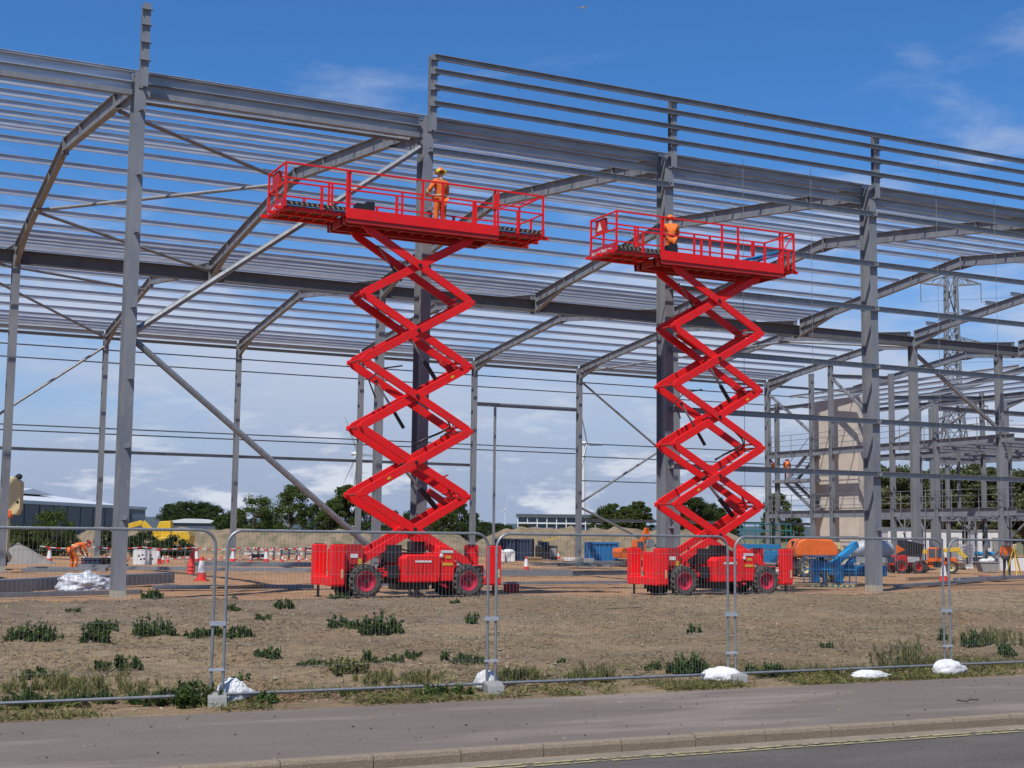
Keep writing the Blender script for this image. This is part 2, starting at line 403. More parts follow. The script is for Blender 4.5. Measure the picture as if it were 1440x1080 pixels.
def tarmac(name, c1, c2, dust, dust_lo, speck):
    m = bpy.data.materials.new(name); m.use_nodes = True; nt = m.node_tree; N = nt.nodes; L = nt.links
    b = N['Principled BSDF']; b.inputs['Roughness'].default_value = .9; b.inputs['Specular IOR Level'].default_value = .25
    tc = N.new('ShaderNodeTexCoord'); o = tc.outputs['Object']
    def noise(sc, det, st=(1, 1, 1)):
        q = N.new('ShaderNodeMapping'); q.inputs[3].default_value = st; L.new(o, q.inputs[0])
        n = N.new('ShaderNodeTexNoise'); n.inputs['Scale'].default_value = sc; n.inputs['Detail'].default_value = det; n.inputs['Roughness'].default_value = .62
        L.new(q.outputs[0], n.inputs[0]); return n.outputs[0]
    def rng(x, a, b_, c=0, d=1):
        r = N.new('ShaderNodeMapRange'); L.new(x, r.inputs[0])
        for i, q in ((1, a), (2, b_), (3, c), (4, d)): r.inputs[i].default_value = q
        return r.outputs[0]
    def mx(f, a, c):
        x = N.new('ShaderNodeMix'); x.data_type = 'RGBA'; L.new(f, x.inputs[0])
        for i, q in ((6, a), (7, c)):
            if hasattr(q, 'node'): L.new(q, x.inputs[i])
            else: x.inputs[i].default_value = (q[0]*.88, q[1]*.88, q[2]*.88, 1)
        return x.outputs[2]
    c = mx(rng(noise(1.1, 6, (.5, 1.5, 1)), .35, .65), c1, c2)
    c = mx(rng(noise(.45, 5, (.45, 2.2, 1)), dust_lo, dust_lo+.14, 0, .75), c, dust)
    c = mx(rng(noise(60, 3), .52, .68, 0, .7), c, speck)
    c = mx(rng(noise(24, 4), .56, .70, 0, .45), c, tuple(k*.62 for k in c1))
    c = mx(rng(noise(95, 2), .60, .70, 0, .6), c, tuple(k*.45 for k in c1))
    L.new(c, b.inputs['Base Color'])
    bp = N.new('ShaderNodeBump'); bp.inputs['Strength'].default_value = .5; bp.inputs['Distance'].default_value = .01
    L.new(noise(75, 4), bp.inputs['Height']); L.new(bp.outputs[0], b.inputs['Normal'])
    MATS[name] = m
tarmac('tarmac_path', (.152, .126, .106), (.184, .154, .130), (.29, .245, .198), .51, (.25, .213, .182))
tarmac('tarmac_road', (.090, .080, .072), (.125, .110, .096), (.165, .138, .115), .60, (.21, .188, .165))
KV = -22.62          # back edge of the kerb top
tag(MB().prism([(-19.08, -.402), (KV, -.402), (KV, -.75), (-19.08, -.75)], 0, -60, 90).build('pavement', 'tarmac_path'), kind='structure')
tag(MB().add([(-60, KV-.02, -.524), (90, KV-.02, -.524), (90, -44, -.524), (-60, -44, -.524)], [(0, 1, 2, 3)]).build('road', 'tarmac_road'), kind='structure')
mat('gutter', (.29, .235, .175), (.21, .172, .13), rough=.95, scale=2.0, speck=(.12, .11, .10), speck_scale=40)
tag(MB().add([(-60, KV-.125, -.518), (90, KV-.125, -.518), (90, KV-.40, -.519), (-60, KV-.40, -.519)], [(0, 1, 2, 3)]).build('gutter_strip', 'gutter'), kind='structure')
def worn_yellow():
    m = mat('line_yellow', (.44, .375, .18), (.31, .27, .16), rough=.8, scale=3)
    nt = m.node_tree; N = nt.nodes; L = nt.links; b = N['Principled BSDF']
    tc = N.new('ShaderNodeTexCoord'); no = N.new('ShaderNodeTexNoise'); no.inputs['Scale'].default_value = 11; no.inputs['Detail'].default_value = 7
    L.new(tc.outputs['Object'], no.inputs[0]); r = N.new('ShaderNodeMapRange'); r.inputs[1].default_value = .38; r.inputs[2].default_value = .52
    L.new(no.outputs[0], r.inputs[0]); L.new(r.outputs[0], b.inputs['Alpha'])
worn_yellow()
for k, dv in enumerate((.40, .53)):
    tag(MB().add([(-60, KV-dv, -.5145), (90, KV-dv, -.5145), (90, KV-dv-.075, -.5145), (-60, KV-dv-.075, -.5145)], [(0, 1, 2, 3)]).build('road_marking', 'line_yellow'), kind='structure')
kerb = bpy.data.objects.new('kerb', None); COL.objects.link(kerb); tag(kerb, kind='structure')
stone_me = []
for k in range(3):
    rd = random.Random(k); a = .006*k
    stone_me.append(MB().prism([(0, -.62), (-.125, -.62), (-.125, -.43-a), (-.112, -.406), (-.095, -.396), (0, -.394)], 0, .004, .908).mesh('kerb_stone'))
for i in range(46):
    o = obj('kerb_stone', stone_me[i % 3], 'kerb', kerb); o.location = (-12+i*.915, KV, random.Random(i).uniform(-.004, .004))
    o.rotation_euler = (0, 0, random.Random(i+99).uniform(-.004, .004))
tag(MB().box((-40, KV-.06, -.52), (55, .12, .24)).build('kerb_run', 'kerb'), kind='structure')
tag(MB().box((60, KV-.06, -.52), (59, .12, .24)).build('kerb_run', 'kerb'), kind='structure')

# far hills and the bare earth bank beyond the site
def ridge(name, m, x0, x1, depth, zf, thick, n=60, seed=5):
    b = MB(); nn = vnoise(seed); vs2 = []
    for i in range(n+1):
        px = x0+(x1-x0)*i/n
        tp = max(.02, min(1, (px-x0)/70, (x1-px)/70)); z = (zf(px)+float(nn(i*.55, .5))*zf(px)*.25)*tp
        for dd, zz in ((0, -1), (thick*.35, z*.75), (thick*.5, z), (thick*.8, z*.9), (thick*1.3, -1)):
            g = GD(px, depth+dd); vs2.append((g.x, g.y, zz))
    b.add(vs2, [(i*5+k, (i+1)*5+k, (i+1)*5+k+1, i*5+k+1) for i in range(n) for k in range(4)])
    return tag(b.build(name, m, smooth=True), kind='structure')
ridge('hill', 'hill', -700, 2600, 6000, lambda x: 62+22*math.exp(-((x-150)/260)**2), 1500, 80, 8)
ridge('earth_bank', 'berm', 60, 705, 108, lambda x: 1.95, 9, 90, 11)
ridge('earth_bank', 'berm', 640, 1090, 118, lambda x: 2.45, 9, 80, 14)

# ------------------------------------------------------------------ the steel frame
frame = thing('steel_frame', 'half built grey steel portal frame of a warehouse with galvanised roof purlins', 'steel frame')
B, S = 8.0, 24.04
ZE, ZA, ZV = 13.40, 14.78, 13.40            # rafter top at eaves, apex, valley
def rtop(v):
    w = v % S; a = min(w, S-w)/(S/2); return ZE+(ZA-ZE)*a
def share(cache, key, fn):
    if key not in cache: cache[key] = fn()
    return cache[key]
MC = {}
RAILZ = [12.42, 10.74, 9.25, 7.34, 5.53, 3.82, 2.04]
def column(t, row, h, dep=.50, wid=.29, cleats=(), cl_w=None):
    o = obj('column', share(MC, ('col', row, h), lambda: MB().ibeam((0, 0, 0), (0, 0, h), dep, wid, (0, 1, 0), .024, .016).mesh('column')), 'steel', frame)
    o.location = (B*t, S*row, 0)
    c = obj('column_base', share(MC, ('cb', row), lambda: MB().ibeam((0, 0, -.05), (0, 0, .24), dep+.012, wid+.012, (0, 1, 0), .034, .026).mesh('column_base')), 'plinth', o)
    p = obj('base_plate', share(MC, ('bp', row), lambda: MB().box((0, 0, .015), (wid+.2, dep+.2, .03)).mesh('base_plate')), 'steel', o)
    for z in cleats:
        k = obj('cleat', share(MC, ('cl',), lambda: MB().box((0, -.085, 0), (.012, .17, .13)).box((-.045, -.004, 0), (.10, .008, .14)).box((-.03, -.085, -.06), (.07, .17, .008)).mesh('cleat')), 'steel', o)
        k.location = (.05, -dep/2, z)
    return o
for t in range(-1, 8):
    column(t, 0, 13.38, cleats=RAILZ if t < 5 else ())
for t in (-2, 0, 2, 4, 6, 8):
    column(t, 1, 12.9, .46, .30, cleats=())
for t in range(-1, 11):
    column(t, 2, 13.3, .42, .27, cleats=())
# rafters with haunches
def rafter_mesh(flip):
    b = MB(); v0, v1 = .24, S/2
    za, zb = rtop(v0), ZA
    off = .225
    b.ibeam((0, v0, za-off), (0, v1, zb-off), .45, .20, (0, 0, 1), .018, .012)
    L_ = 2.6; zz = rtop(v0+L_)
    # haunch: tapering web and bottom flange
    b.prism([(v0, za-.44), (v0+L_, zz-.44), (v0, za-.88)], 0, -.006, .006)
    b.bar((0, v0, za-.885), (0, v0+L_, zz-.455), .19, .018)
    b.box((0, v0+.012, za-.46), (.22, .024, .98))
    b.box((0, v1-.012, zb-.26), (.22, .024, .62))
    b.prism([(v1, zb-.44), (v1-.9, rtop(v1-.9)-.44), (v1, zb-.60)], 0, -.006, .006)
    for q in (2, 6): 
        v = v0+q*1.42; b.box((0, v, rtop(v)-off), (.19, .010, .41))
    if flip: b.v = [(x, S-y, z) for x, y, z in b.v]
    return b.mesh('rafter')
RM = [rafter_mesh(False), rafter_mesh(True)]
for t in range(-1, 11):
    for sp in (0, 1):
        for h in (0, 1):
            o = obj('rafter', RM[h], 'steel', frame); o.location = (B*t, S*sp, 0)
# valley beams, bay by bay, with a lower tie flange
vb = MB().ibeam((.0, 0, 12.84), (B-.004, 0, 12.84), .56, .26, (0, 0, 1), .022, .014).mesh('valley_beam')
for t in range(-1, 10):
    o = obj('valley_beam', vb, 'steel_shaded', frame); o.location = (B*t, S, 0)
# purlins (Z sections, two-bay lengths)
ZP = [(-.005, -.095), (.055, -.095), (.055, -.085), (.007, -.085), (.007, .095), (-.048, .095), (-.048, .083), (-.005, .083)]
def purl_me(n):
    return share(MC, ('pu', n), lambda: MB().prof((-.25, 0, 0), (B*n+.25, 0, 0), [(-x, y) for x, y in ZP], (0, 0, 1)).mesh('purlin'))
def purlin(t0, n, v, dz=0.0):
    o = obj('purlin', purl_me(n), 'galv', frame); k_ = ((t0+1)//2) % 2; o.location = (B*t0, v+.022*k_, rtop(v)+.10+dz+.018*k_)
offs = [.5, 1.2, 2.2, 3.95, 5.7, 7.45, 9.2, 10.95, 11.7]          # up-slope positions from eaves to apex
voffs = [.35, .8, 1.45, 2.4, 4.1, 5.85, 7.6, 9.35, 11.1]     # closer together along the valley
def run(vlist, t0, t1):
    for v in vlist:
        t = t0
        while t < t1:
            n = min(2, t1-t); purlin(t, n, v); t += n
run([o_ for o_ in offs], -1, 9)
run([S-o_ for o_ in voffs], -1, 5)
run([S+o_ for o_ in voffs], -1, 5)
run([2*S-o_ for o_ in voffs], 0, 7)
for o_ in voffs[2:]:                      # purlin stubs waiting on the next rafter
    p = obj('purlin_stub', share(MC, ('ps',), lambda: MB().prof((-.35, 0, 0), (.4, 0, 0), [(-x*1.6, y) for x, y in ZP], (0, 0, 1)).mesh('purlin_stub')), 'galv', frame)
    p.location = (B*6, S-o_, rtop(S-o_)+.125)
# front eaves beam and back eaves beam, struts
eb = MB().prof((.16, 0, 0), (B-.16, 0, 0), [(-.04, -.13), (.03, -.13), (.03, -.12), (-.03, -.12), (-.03, .12), (.06, .12), (.06, .13), (-.04, .13)], (0, 0, 1)).mesh('eaves_beam')
eb0 = eb.copy()
for t in range(-1, 8):
    o = obj('eaves_beam', eb0 if t < 0 else eb, 'galv' if t < 0 else 'galv_dull', frame); o.location = (B*t, .10, 13.33)
    o = obj('eaves_beam', eb0 if t < 0 else eb, 'galv' if t < 0 else 'galv_dull', frame); o.location = (B*t, .16, 12.98 if t > 0 else 13.08)
for t in range(0, 7):
    o = obj('eaves_beam', eb0, 'galv', frame); o.location = (B*t, 2*S-.1, 13.30)
def member(name, p, q, w, m='steel', h=None, par=None):
    b = MB()
    p, q = Vector(p), Vector(q); d = q-p
    b.bar((0, 0, 0), d, w, h or w)
    o = b.build(name, m, par or frame); o.location = p; return o
def round_member(name, p, q, r, m='steel', par=None, n=8):
    p, q = Vector(p), Vector(q); o = MB().tube((0, 0, 0), q-p, r, n).build(name, m, par or frame, smooth='auto'); o.location = p; return o
for t in (-1, 0):
    member('eaves_strut', (B*t+.15, .12, 12.92), (B*t+B-.15, .12, 12.92), .14)
crail = [(-.035, -.085), (.035, -.085), (.035, -.070), (-.022, -.070), (-.022, .070), (.035, .070), (.035, .085), (-.035, .085)]
rl_me = MB().prof((.02, 0, 0), (B-.02, 0, 0), crail, (0, 0, 1)).mesh('side_rail')
for t in range(1, 7):
    o = obj('side_rail', rl_me, 'galv_tube', frame); o.location = (B*t, -.31, 12.42)
for z in RAILZ[1:6]:
    for t in range(2, 7):
        o = obj('side_rail', rl_me, 'galv_tube', frame); o.location = (B*t, -.33, z)
member('side_rail', (B*3-.1, -.33, 2.06), (B*3+1.3, -.33, 2.06), .07, 'galv_tube', .12)
# parapet
pp = MB().ibeam((0, 0, 12.96), (0, 0, 15.15), .20, .20, (0, 1, 0), .014, .012).mesh('parapet_post')
for t in range(0, 7):
    o = obj('parapet_post', pp, 'steel', frame); o.location = (B*t+.04, -.36, 0)
    for z in (15.06, 14.65, 14.19, 13.72):
        k = obj('cleat', share(MC, ('pcl',), lambda: MB().box((0, .01, 0), (.30, .09, .012)).box((-.13, .01, -.04), (.012, .09, .08)).mesh('cleat')), 'steel', o)
        k.location = (0, -.13, z-.09)
pr_me = MB().prof((.0, 0, 0), (B, 0, 0), [(x, y*.82) for x, y in crail], (0, 0, 1)).mesh('parapet_rail')
pt_me = MB().prof((.0, 0, 0), (B, 0, 0), [(x*1.2, y*.95) for x, y in crail], (0, 0, 1)).mesh('parapet_rail')
for t in range(1, 7):
    for z in (14.65, 14.19, 13.72):
        o = obj('parapet_rail', pr_me, 'steel', frame); o.location = (B*t+.04, -.51, z)
    o = obj('parapet_rail', pt_me, 'steel', frame); o.location = (B*t+.04, -.50, 15.06)
for t, lo in ((1, 13.75), (2, 2.1), (3, 2.1), (4, 2.1)):
    for k in (1, 2):
        u = B*t+B*k/3.0
        round_member('sag_rod', (u, -.50, 15.0), (u, -.50, 13.7), .008, 'galv_tube', n=5)
        if lo < 5: round_member('sag_rod', (u, -.37, 13.7), (u, -.36, lo), .008, 'galv_tube', n=5)
# wall and roof bracing
round_member('bracing', (.15, .02, 6.72), (7.86, .02, 12.55), .085, 'galv_tube')
round_member('bracing', (.15, .02, 6.50), (7.86, .02, .35), .085, 'galv_tube')
def roofpt(t, v): return (B*t, v, rtop(v)-.50)
for a, b_ in (((0, 1.2), (1, 1.0)), ((0, 3.0), (1, 12.2)), ((1, 12.0), (0, 18.2)), ((0, 18.4), (1, 23.6)), ((0, 37.0), (1, 47.6)), ((0, 30.5), (1, 37.0)),
              ((5, 25.0), (6, 36.0)), ((6, 36.0), (7, 25.0)), ((6, 36.0), (5, 47.5))):
    p, q = Vector(roofpt(*a)), Vector(roofpt(*b_)); p.x += .1; q.x -= .1
    round_member('roof_bracing', p, q, .07, 'steel')
BK = 2*S
round_member('bracing', (.1, BK, 6.6), (7.9, BK, 12.5), .08, 'galv_tube')
round_member('bracing', (40.1, BK, 12.4), (47.9, BK, 7.0), .08, 'galv_tube')
round_member('bracing', (40.1, BK, 4.0), (47.9, BK, 8.6), .08, 'galv_tube')
round_member('bracing', (40.1, BK, 3.7), (47.9, BK, .4), .08, 'galv_tube')
# back wall rails
br_me = MB().prof((.1, 0, 0), (B-.1, 0, 0), [(x*1.1, y*1.1) for x, y in crail], (0, 0, 1)).mesh('side_rail')
bt_me = MB().prof((.1, 0, 0), (B-.1, 0, 0), [(x*.6, y*.42) for x, y in crail], (0, 0, 1)).mesh('side_rail')
for t in range(-1, 8):
    o = obj('side_rail', br_me, 'galv_tube', frame); o.location = (B*t, BK+.28, 13.05)
    for z in (12.35, 11.6):
        o = obj('side_rail', bt_me, 'galv_tube', frame); o.location = (B*t, BK+.3, z)
    for z in ((7.7, 7.38) if t < 5 else (8.1, 7.2, 5.54)):
        o = obj('side_rail', bt_me, 'galv_tube', frame); o.location = (B*t, BK+.3, z)
    if t < 4:
        o = obj('side_rail', br_me, 'galv_tube', frame); o.location = (B*t, BK+.3, 6.33)
    if t >= 5:
        o = obj('side_rail', br_me, 'galv_tube', frame); o.location = (B*t, BK+.3, 2.83)
o = obj('door_beam', MB().bar((.2, 0, 0), (B-.2, 0, 0), .12, .26).mesh('door_beam'), 'steel', frame); o.location = (32, BK, 10.4)
member('door_post', (33.55, BK, 0), (33.55, BK, 10.25), .14)

# ------------------------------------------------------------------ wheels
def wheel(parent, loc, r=.43, w=.30, lugs=18, rim='pinkred', rimr=.60, ax=1):
    key = ('wheel', r, w, lugs, rim)
    def mk():
        t = MB(); h = w/2
        t.lathe([(r*rimr, -h*.9), (r*.80, -h), (r*.93, -h*.85), (r*.95, 0), (r*.93, h*.85), (r*.80, h), (r*rimr, h*.9)], n=28, axis=1)
        for k in range(lugs):
            for sgn in (-1, 1):
                a = 2*math.pi*(k+(.5 if sgn > 0 else 0))/lugs
                M = Matrix.Rotation(-a, 3, 'Y') @ Matrix.Rotation(sgn*R(38), 3, 'X')
                c = Vector((r*.95*math.cos(a), sgn*h*.52, r*.95*math.sin(a)))
                M2 = Matrix.Rotation(-a, 3, 'Y') @ Matrix.Rotation(sgn*R(35), 3, 'X')
                t.box(c, (r*.11, w*.62, r*.10), M2)
        q = MB()
        q.lathe([(r*rimr*1.02, -h*.80), (r*rimr*.96, -h*.92), (r*rimr*.88, -h*.86), (r*rimr*.80, -h*.30), (r*.22, -h*.22), (r*.20, -h*.42), (0.001, -h*.42)], n=24, axis=1)
        q.lathe([(r*rimr*1.02, h*.80), (r*rimr*.96, h*.92), (r*rimr*.80, h*.3), (0.001, h*.25)], n=24, axis=1)
        hb = MB().lathe([(.001, -h*.62), (r*.13, -h*.60), (r*.15, -h*.40)], n=12, axis=1)
        for k in range(8):
            a = 2*math.pi*k/8; hb.box((r*.30*math.cos(a), -h*.29, r*.30*math.sin(a)), (r*.05, h*.12, r*.05))
        return t.mesh('tyre'), q.mesh('rim'), hb.mesh('hub')
    a, b, c = share(MC, key, mk)
    t = obj('tyre', a, 'tyre', parent); t.location = loc
    rm = obj('rim', b, rim, t, smooth='auto'); obj('hub', c, 'black', rm)
    return t

# ------------------------------------------------------------------ the two red scissor lifts
def arm(b, p, q, y0, y1, h=.104):
    p, q = Vector((p[0], 0, p[1])), Vector((q[0], 0, q[1])); d = (q-p).normalized(); n = Vector((-d.z, 0, d.x))
    e = .10
    pts = [p-d*e*.9-n*h*.25, p+d*e*1.2-n*h, q-d*e*1.2-n*h, q+d*e*.9-n*h*.25, q+d*e*.9+n*h*.25, q-d*e*1.2+n*h, p+d*e*1.2+n*h, p-d*e*.9+n*h*.25]
    b.prism([(v.x, v.z) for v in pts], 1, y0, y1)
def scissor_lift(name, label, u, v, z, le, re, main=4.33, dz=0.0):
    t = thing(name, label, 'scissor lift', (u, v, z), 0, 'red scissor lifts in front of the steel frame')
    Y = .72
    # chassis
    ch = MB()
    ch.prism([(-2.05, .50), (2.05, .50), (2.05, .66), (1.2, .74), (-1.1, .74), (-2.05, .68)], 1, -.34, .34)
    ch.box((-1.70, 0, .95), (.62, 1.02, .56)); ch.box((1.75, 0, .72), (.5, .9, .22))
    ch.box((0, -.52, .60), (2.0, .10, .14)); ch.box((0, .52, .60), (2.0, .10, .14))
    c = ch.build('chassis', 'red', t, bevel=.02)
    MB().box((-1.70, -.53, 1.1), (.56, .02, .5)).build('hood_panel', 'red_dusty_shade', t)
    g = MB()
    for k in range(9): g.box((-2.02, -.36, .62+k*.075), (.02, .26, .03))
    g.build('radiator_grille', 'black', c)
    # engine covers and control boxes between the wheels
    eb_ = MB(); eb_.prism([(-.42, .40), (.52, .40), (.60, .52), (.60, 1.00), (.50, 1.10), (-.30, 1.10), (-.42, 1.0)], 1, -.80, -.30)
    e1 = eb_.build('engine_cover', 'red', t, bevel=.03)
    e2 = MB().prism([(.56, .42), (1.0, .42), (1.04, .8), (.98, 1.28), (.60, 1.34), (.56, 1.3)], 1, -.74, -.28).build('engine_cover', 'red', t, bevel=.03)
    e3 = MB().prism([(-.5, .40), (.9, .40), (.9, 1.15), (-.5, 1.15)], 1, .30, .78).build('engine_cover', 'red', t, bevel=.03)
    lv = MB()
    for k in range(6): lv.box((-.30+k*.13, -.805, .80), (.05, .012, .34))
    lv.build('louvre', 'red_dusty_shade', e1)
    MB().box((.80, -.748, 1.18), (.34, .012, .07)).box((.12, -.808, .93), (.44, .012, .05)).build('white_marking', 'white', e2)
    MB().box((.82, -.746, .86), (.28, .012, .07)).box((.84, -.746, 1.04), (.15, .012, .07)).build('warning_label', 'yellow', e2)
    MB().lathe([(.001, -.03), (.05, -.02), (.055, .0)], (.64, -.76, 1.08), axis=1, n=12).build('lamp', 'white', e2)
    MB().box((-.55, -.2, 1.12), (.42, .5, .44)).build('hydraulic_block', 'black', t)
    MB().box((.25, .0, 1.28), (.35, .4, .3)).build('hydraulic_block', 'black', t)
    hz = MB()
    for k in range(5): hz.path([(-.9+k*.05, -.2+k*.06, .75), (-.7+k*.04, -.35, 1.15-k*.03), (-.35, -.3+k*.05, 1.25), (.1, -.2, 1.15)], .018, 5)
    hz.build('hose', 'black', t)
    MB().tube((-1.4, -.66, .43), (-1.4, .66, .43), .09).tube((1.4, -.66, .43), (1.4, .66, .43), .09).box((0, 0, .42), (2.4, .3, .14)).box((.1, .1, .3), (.9, .6, .22)).build('axle', 'black', t)
    for x in (-1.41, 1.41):
        for y in (-.66, .66): wheel(t, (x, y, .43)).name = 'wheel'
    for k in range(4): MB().box((-1.02, -.60, .40+k*.16), (.26, .03, .03)).build('step_rung', 'black', t)
    MB().box((-.62, -.50, .66), (.30, .30, .34)).build('battery_box', 'black', t, bevel=.02)
    MB().box((-1.66, -.545, 1.06), (.20, .01, .10)).build('decal', 'white', t); MB().box((-1.5, -.545, .92), (.10, .01, .14)).build('decal', 'yellow', t)
    MB().box((1.35, -.46, .88), (.26, .01, .10)).build('decal', 'white', t)
    MB().box((1.75, -.47, .74), (.40, .03, .16)).build('vent', 'black', t)
    # corner outriggers
    for sx in (-1, 1):
        for sy in (-1, 1):
            og = MB().box((sx*2.16, sy*.70, .84), (.34, .26, 1.00)).box((sx*2.16, sy*.55, .42), (.36, .5, .22))
            oo = og.build('outrigger', 'red', t, bevel=.025)
            MB().tube((sx*2.16, sy*.70, .0), (sx*2.16, sy*.70, .40), .035).lathe([(.001, .0), (.10, .0), (.10, .02), (.03, .05)], (sx*2.16, sy*.70, -.02), n=12).build('outrigger_foot', 'black', oo, smooth='auto')
            MB().box((sx*2.16, sy*.70, 1.348), (.22, .16, .02)).build('cap', 'black', oo)
            MB().box((sx*2.16+.09, sy*.835, .62), (.05, .012, .22)).build('label', 'cream', oo)
    MB().box((-2.16, 0, .42), (.30, 1.2, .20)).box((2.16, 0, .42), (.30, 1.2, .20)).build('cross_beam', 'red', t)
    # scissor arms: five stages
    z0, dzs = .88, 1.725+dz
    Xh = 1.53
    for k in range(5):
        za, zb = z0+k*dzs, z0+(k+1)*dzs
        for side in (-1, 1):
            outer = (k % 2 == 0)
            for j, (p, q) in enumerate((((-Xh, zb), (Xh, za)), ((-Xh, za), (Xh, zb)))):
                front = (j == 0) == outer
                yo, yi = (.50, .43) if front else (.42, .35)
                yo += .005*(k % 2); yi += .005*(k % 2)
                m = MB(); arm(m, p, q, side*yo, side*yi)
                ao = m.build('scissor_arm', 'red', t, bevel=.008)
                if front: 
                    MB().lathe([(.001, -.035), (.045, -.03), (.05, .0)], (0, side*.50, (za+zb)/2), axis=1, n=12, M=(None if side < 0 else Matrix.Rotation(math.pi, 3, 'Z'))).build('pivot_pin', 'black', ao)
                    if side < 0 and k in (1, 2): MB().box((-.75 if k == 1 else .98, -.506, (za+zb)/2+(-.43 if k == 1 else .56)), (.10, .008, .055), Matrix.Rotation(R(-29), 3, 'Y')).build('warning_label', 'yellow', ao)
        MB().tube((0, -.5, (za+zb)/2), (0, .5, (za+zb)/2), .045).build('pivot_shaft', 'red_dusty_shade', t)
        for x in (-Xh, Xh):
            MB().tube((x, -.49, za), (x, .49, za), .032).build('pivot_shaft', 'red_dusty_shade', t)
            if k < 4 and (x > 0): MB().tube((x-.35, -.45, zb+.1), (x-.35, .45, zb+.1), .03).box((x-.28, 0, zb-.02), (.10, .9, .05)).build('cross_tube', 'red_dusty_shade', t)
    zs = lambda k: z0+k*dzs
    for (p, q, w) in (((-.25, 0, zs(2)-.9), (.80, 0, zs(1)-.30), .075), ((-.05, 0, zs(4)-1.0), (.72, 0, zs(3)-.35), .06), ((-.95, .1, zs(3)-.45), (-.15, .05, zs(2)+.05), .05), ((-.9, .3, zs(5)-.30), (-.2, .3, zs(4)+.55), .03)):
        p, q = Vector(p), Vector(q); mid = p.lerp(q, .55)
        cy = MB().tube(mid, q, w).tube(p, p.lerp(q, .04), w*1.1).build('hydraulic_cylinder', 'black', t, smooth='auto')
        MB().tube(p, mid, w*.6).build('piston_rod', 'galv_tube', cy, smooth='auto')
    hb = MB(); 
    hb.path([(.30, -.1, zs(2)+.95), (.62, -.12, zs(2)+.62), (1.05, -.12, zs(2)+.28), (1.12, -.1, zs(2)+.12), (.8, -.1, zs(2)-.05), (.4, -.1, zs(2)-.22), (.1, -.1, zs(2)-.38)], .03, 6)
    hb.path([(.35, .05, zs(2)+1.0), (.72, .05, zs(2)+.68), (1.25, .05, zs(2)+.30), (1.28, .05, zs(2)+.08), (.9, .05, zs(2)-.15)], .02, 6)
    hb.path([(-.9, .2, zs(3)-.9), (-1.1, .2, zs(3)-.45), (-.75, .2, zs(3)-.12), (-.2, .1, zs(3)-.02)], .022, 6)
    hb.path([(.75, 0, zs(3)-.3), (1.0, 0, zs(3)-.2), (.98, 0, zs(3)-.42), (.8, 0, zs(3)-.45)], .014, 5)
    hb.build('hose', 'black', t, smooth=True)
    for p, q, w, h_ in (((.55, 0, zs(1)+.15), (1.30, 0, zs(1)-.30), .12, .16), ((.98, -.05, zs(1)+.55), (1.25, -.05, zs(1)-.1), .05, .05), ((.85, -.05, zs(1)+.50), (1.1, -.05, zs(1)+.58), .04, .04),
                        ((.9, .1, zs(3)+.15), (1.3, .1, zs(3)-.1), .10, .14), ((-1.0, .05, zs(4)-.15), (-.35, .05, zs(4)-.5), .5, .05)):
        MB().bar(p, q, w, h_).build('cylinder_bracket', 'red_dusty_shade', t)
    # platform
    PZ_ = zs(5)+.24          # deck level
    x0, x1 = -main/2, main/2
    dk = MB().box((0, 0, PZ_-.03), (main, 2*Y, .04)).build('deck', 'deck', t)
    uf = MB()
    for y in (-Y+.05, -.38, .38, Y-.05): uf.box((0, y, PZ_-.14), (main, .09, .18))
    for k in range(13): uf.box((x0+.05+(main-.1)*k/12, 0, PZ_-.10), (.05, 2*Y-.1, .10))
    uf.box((x0+.03, 0, PZ_-.14), (.06, 2*Y, .18)).box((x1-.03, 0, PZ_-.14), (.06, 2*Y, .18))
    uf.build('underframe', 'red_dusty_shade', dk)  # darker red paints in the shade beneath the platform
    for s in (-1, 1): MB().box((0, s*(Y+.012), PZ_+.01), (main, .024, .27)).build('toe_board', 'red', t)
    # chevron tread along the slide-out decks
    for side, ext in ((-1, le), (1, re)):
        xa = side*main/2; xb = xa+side*ext
        xm = (xa+xb)/2
        ed = MB().box((xm, 0, PZ_+.035), (abs(xb-xa), 2*Y-.12, .035)).build('extension_deck', 'deck', t)
        ef = MB()
        for y in (-Y+.12, 0, Y-.12): ef.box((xm, y, PZ_-.02), (abs(xb-xa)+.4, .07, .08))
        ef.box((xb-side*.03, 0, PZ_-.01), (.05, 2*Y-.08, .11))
        nb = max(2, int(abs(xb-xa)/.32))
        for k in range(nb): ef.box((xa+(xb-xa)*(k+.5)/nb, 0, PZ_-.005), (.04, 2*Y-.12, .05))
        ef.build('extension_frame', 'red', ed)
        MB().box((xm, Y-.04, PZ_+.11), (abs(xb-xa), .02, .13)).build('toe_board', 'black', ed)
        tb = MB().box((xm, -Y+.04, PZ_+.11), (abs(xb-xa), .02, .10)).build('toe_board', 'black', ed)
        hz_ = MB(); nk = max(2, int(abs(xb-xa)/.13))
        for k in range(nk): hz_.box((xa+(xb-xa)*(k+.5)/nk, -Y+.027, PZ_+.11), (.04, .006, .085), Matrix.Rotation(R(40)*side, 3, 'Y'))
        tag(hz_.build('hazard_stripe', 'wood', tb), kind='stuff')
        ep = MB().box((xb+side*.012, 0, PZ_+.09), (.024, 2*Y, .27)).build('end_plate', 'pinkred' if side < 0 else 'red', ed)
        if side < 0:
            tx = obj('lettering', text_mesh('Summit Platforms', .155), 'white', ep)
            tx.matrix_local = Matrix.Translation((xb-.026, .02, PZ_+.035)) @ Matrix(((0, 0, -1, 0), (-1, 0, 0, 0), (0, 1, 0, 0), (0, 0, 0, 1)))
    # guard rails
    xl, xr = -main/2-le, main/2+re
    T = .026; top, midz = PZ_+1.12, PZ_+.62
    def post(x, y, zt=top, w=.055): 
        return MB().box((x, y, (PZ_+zt)/2), (w, .045, zt-PZ_)).build('guard_post', 'red', t)
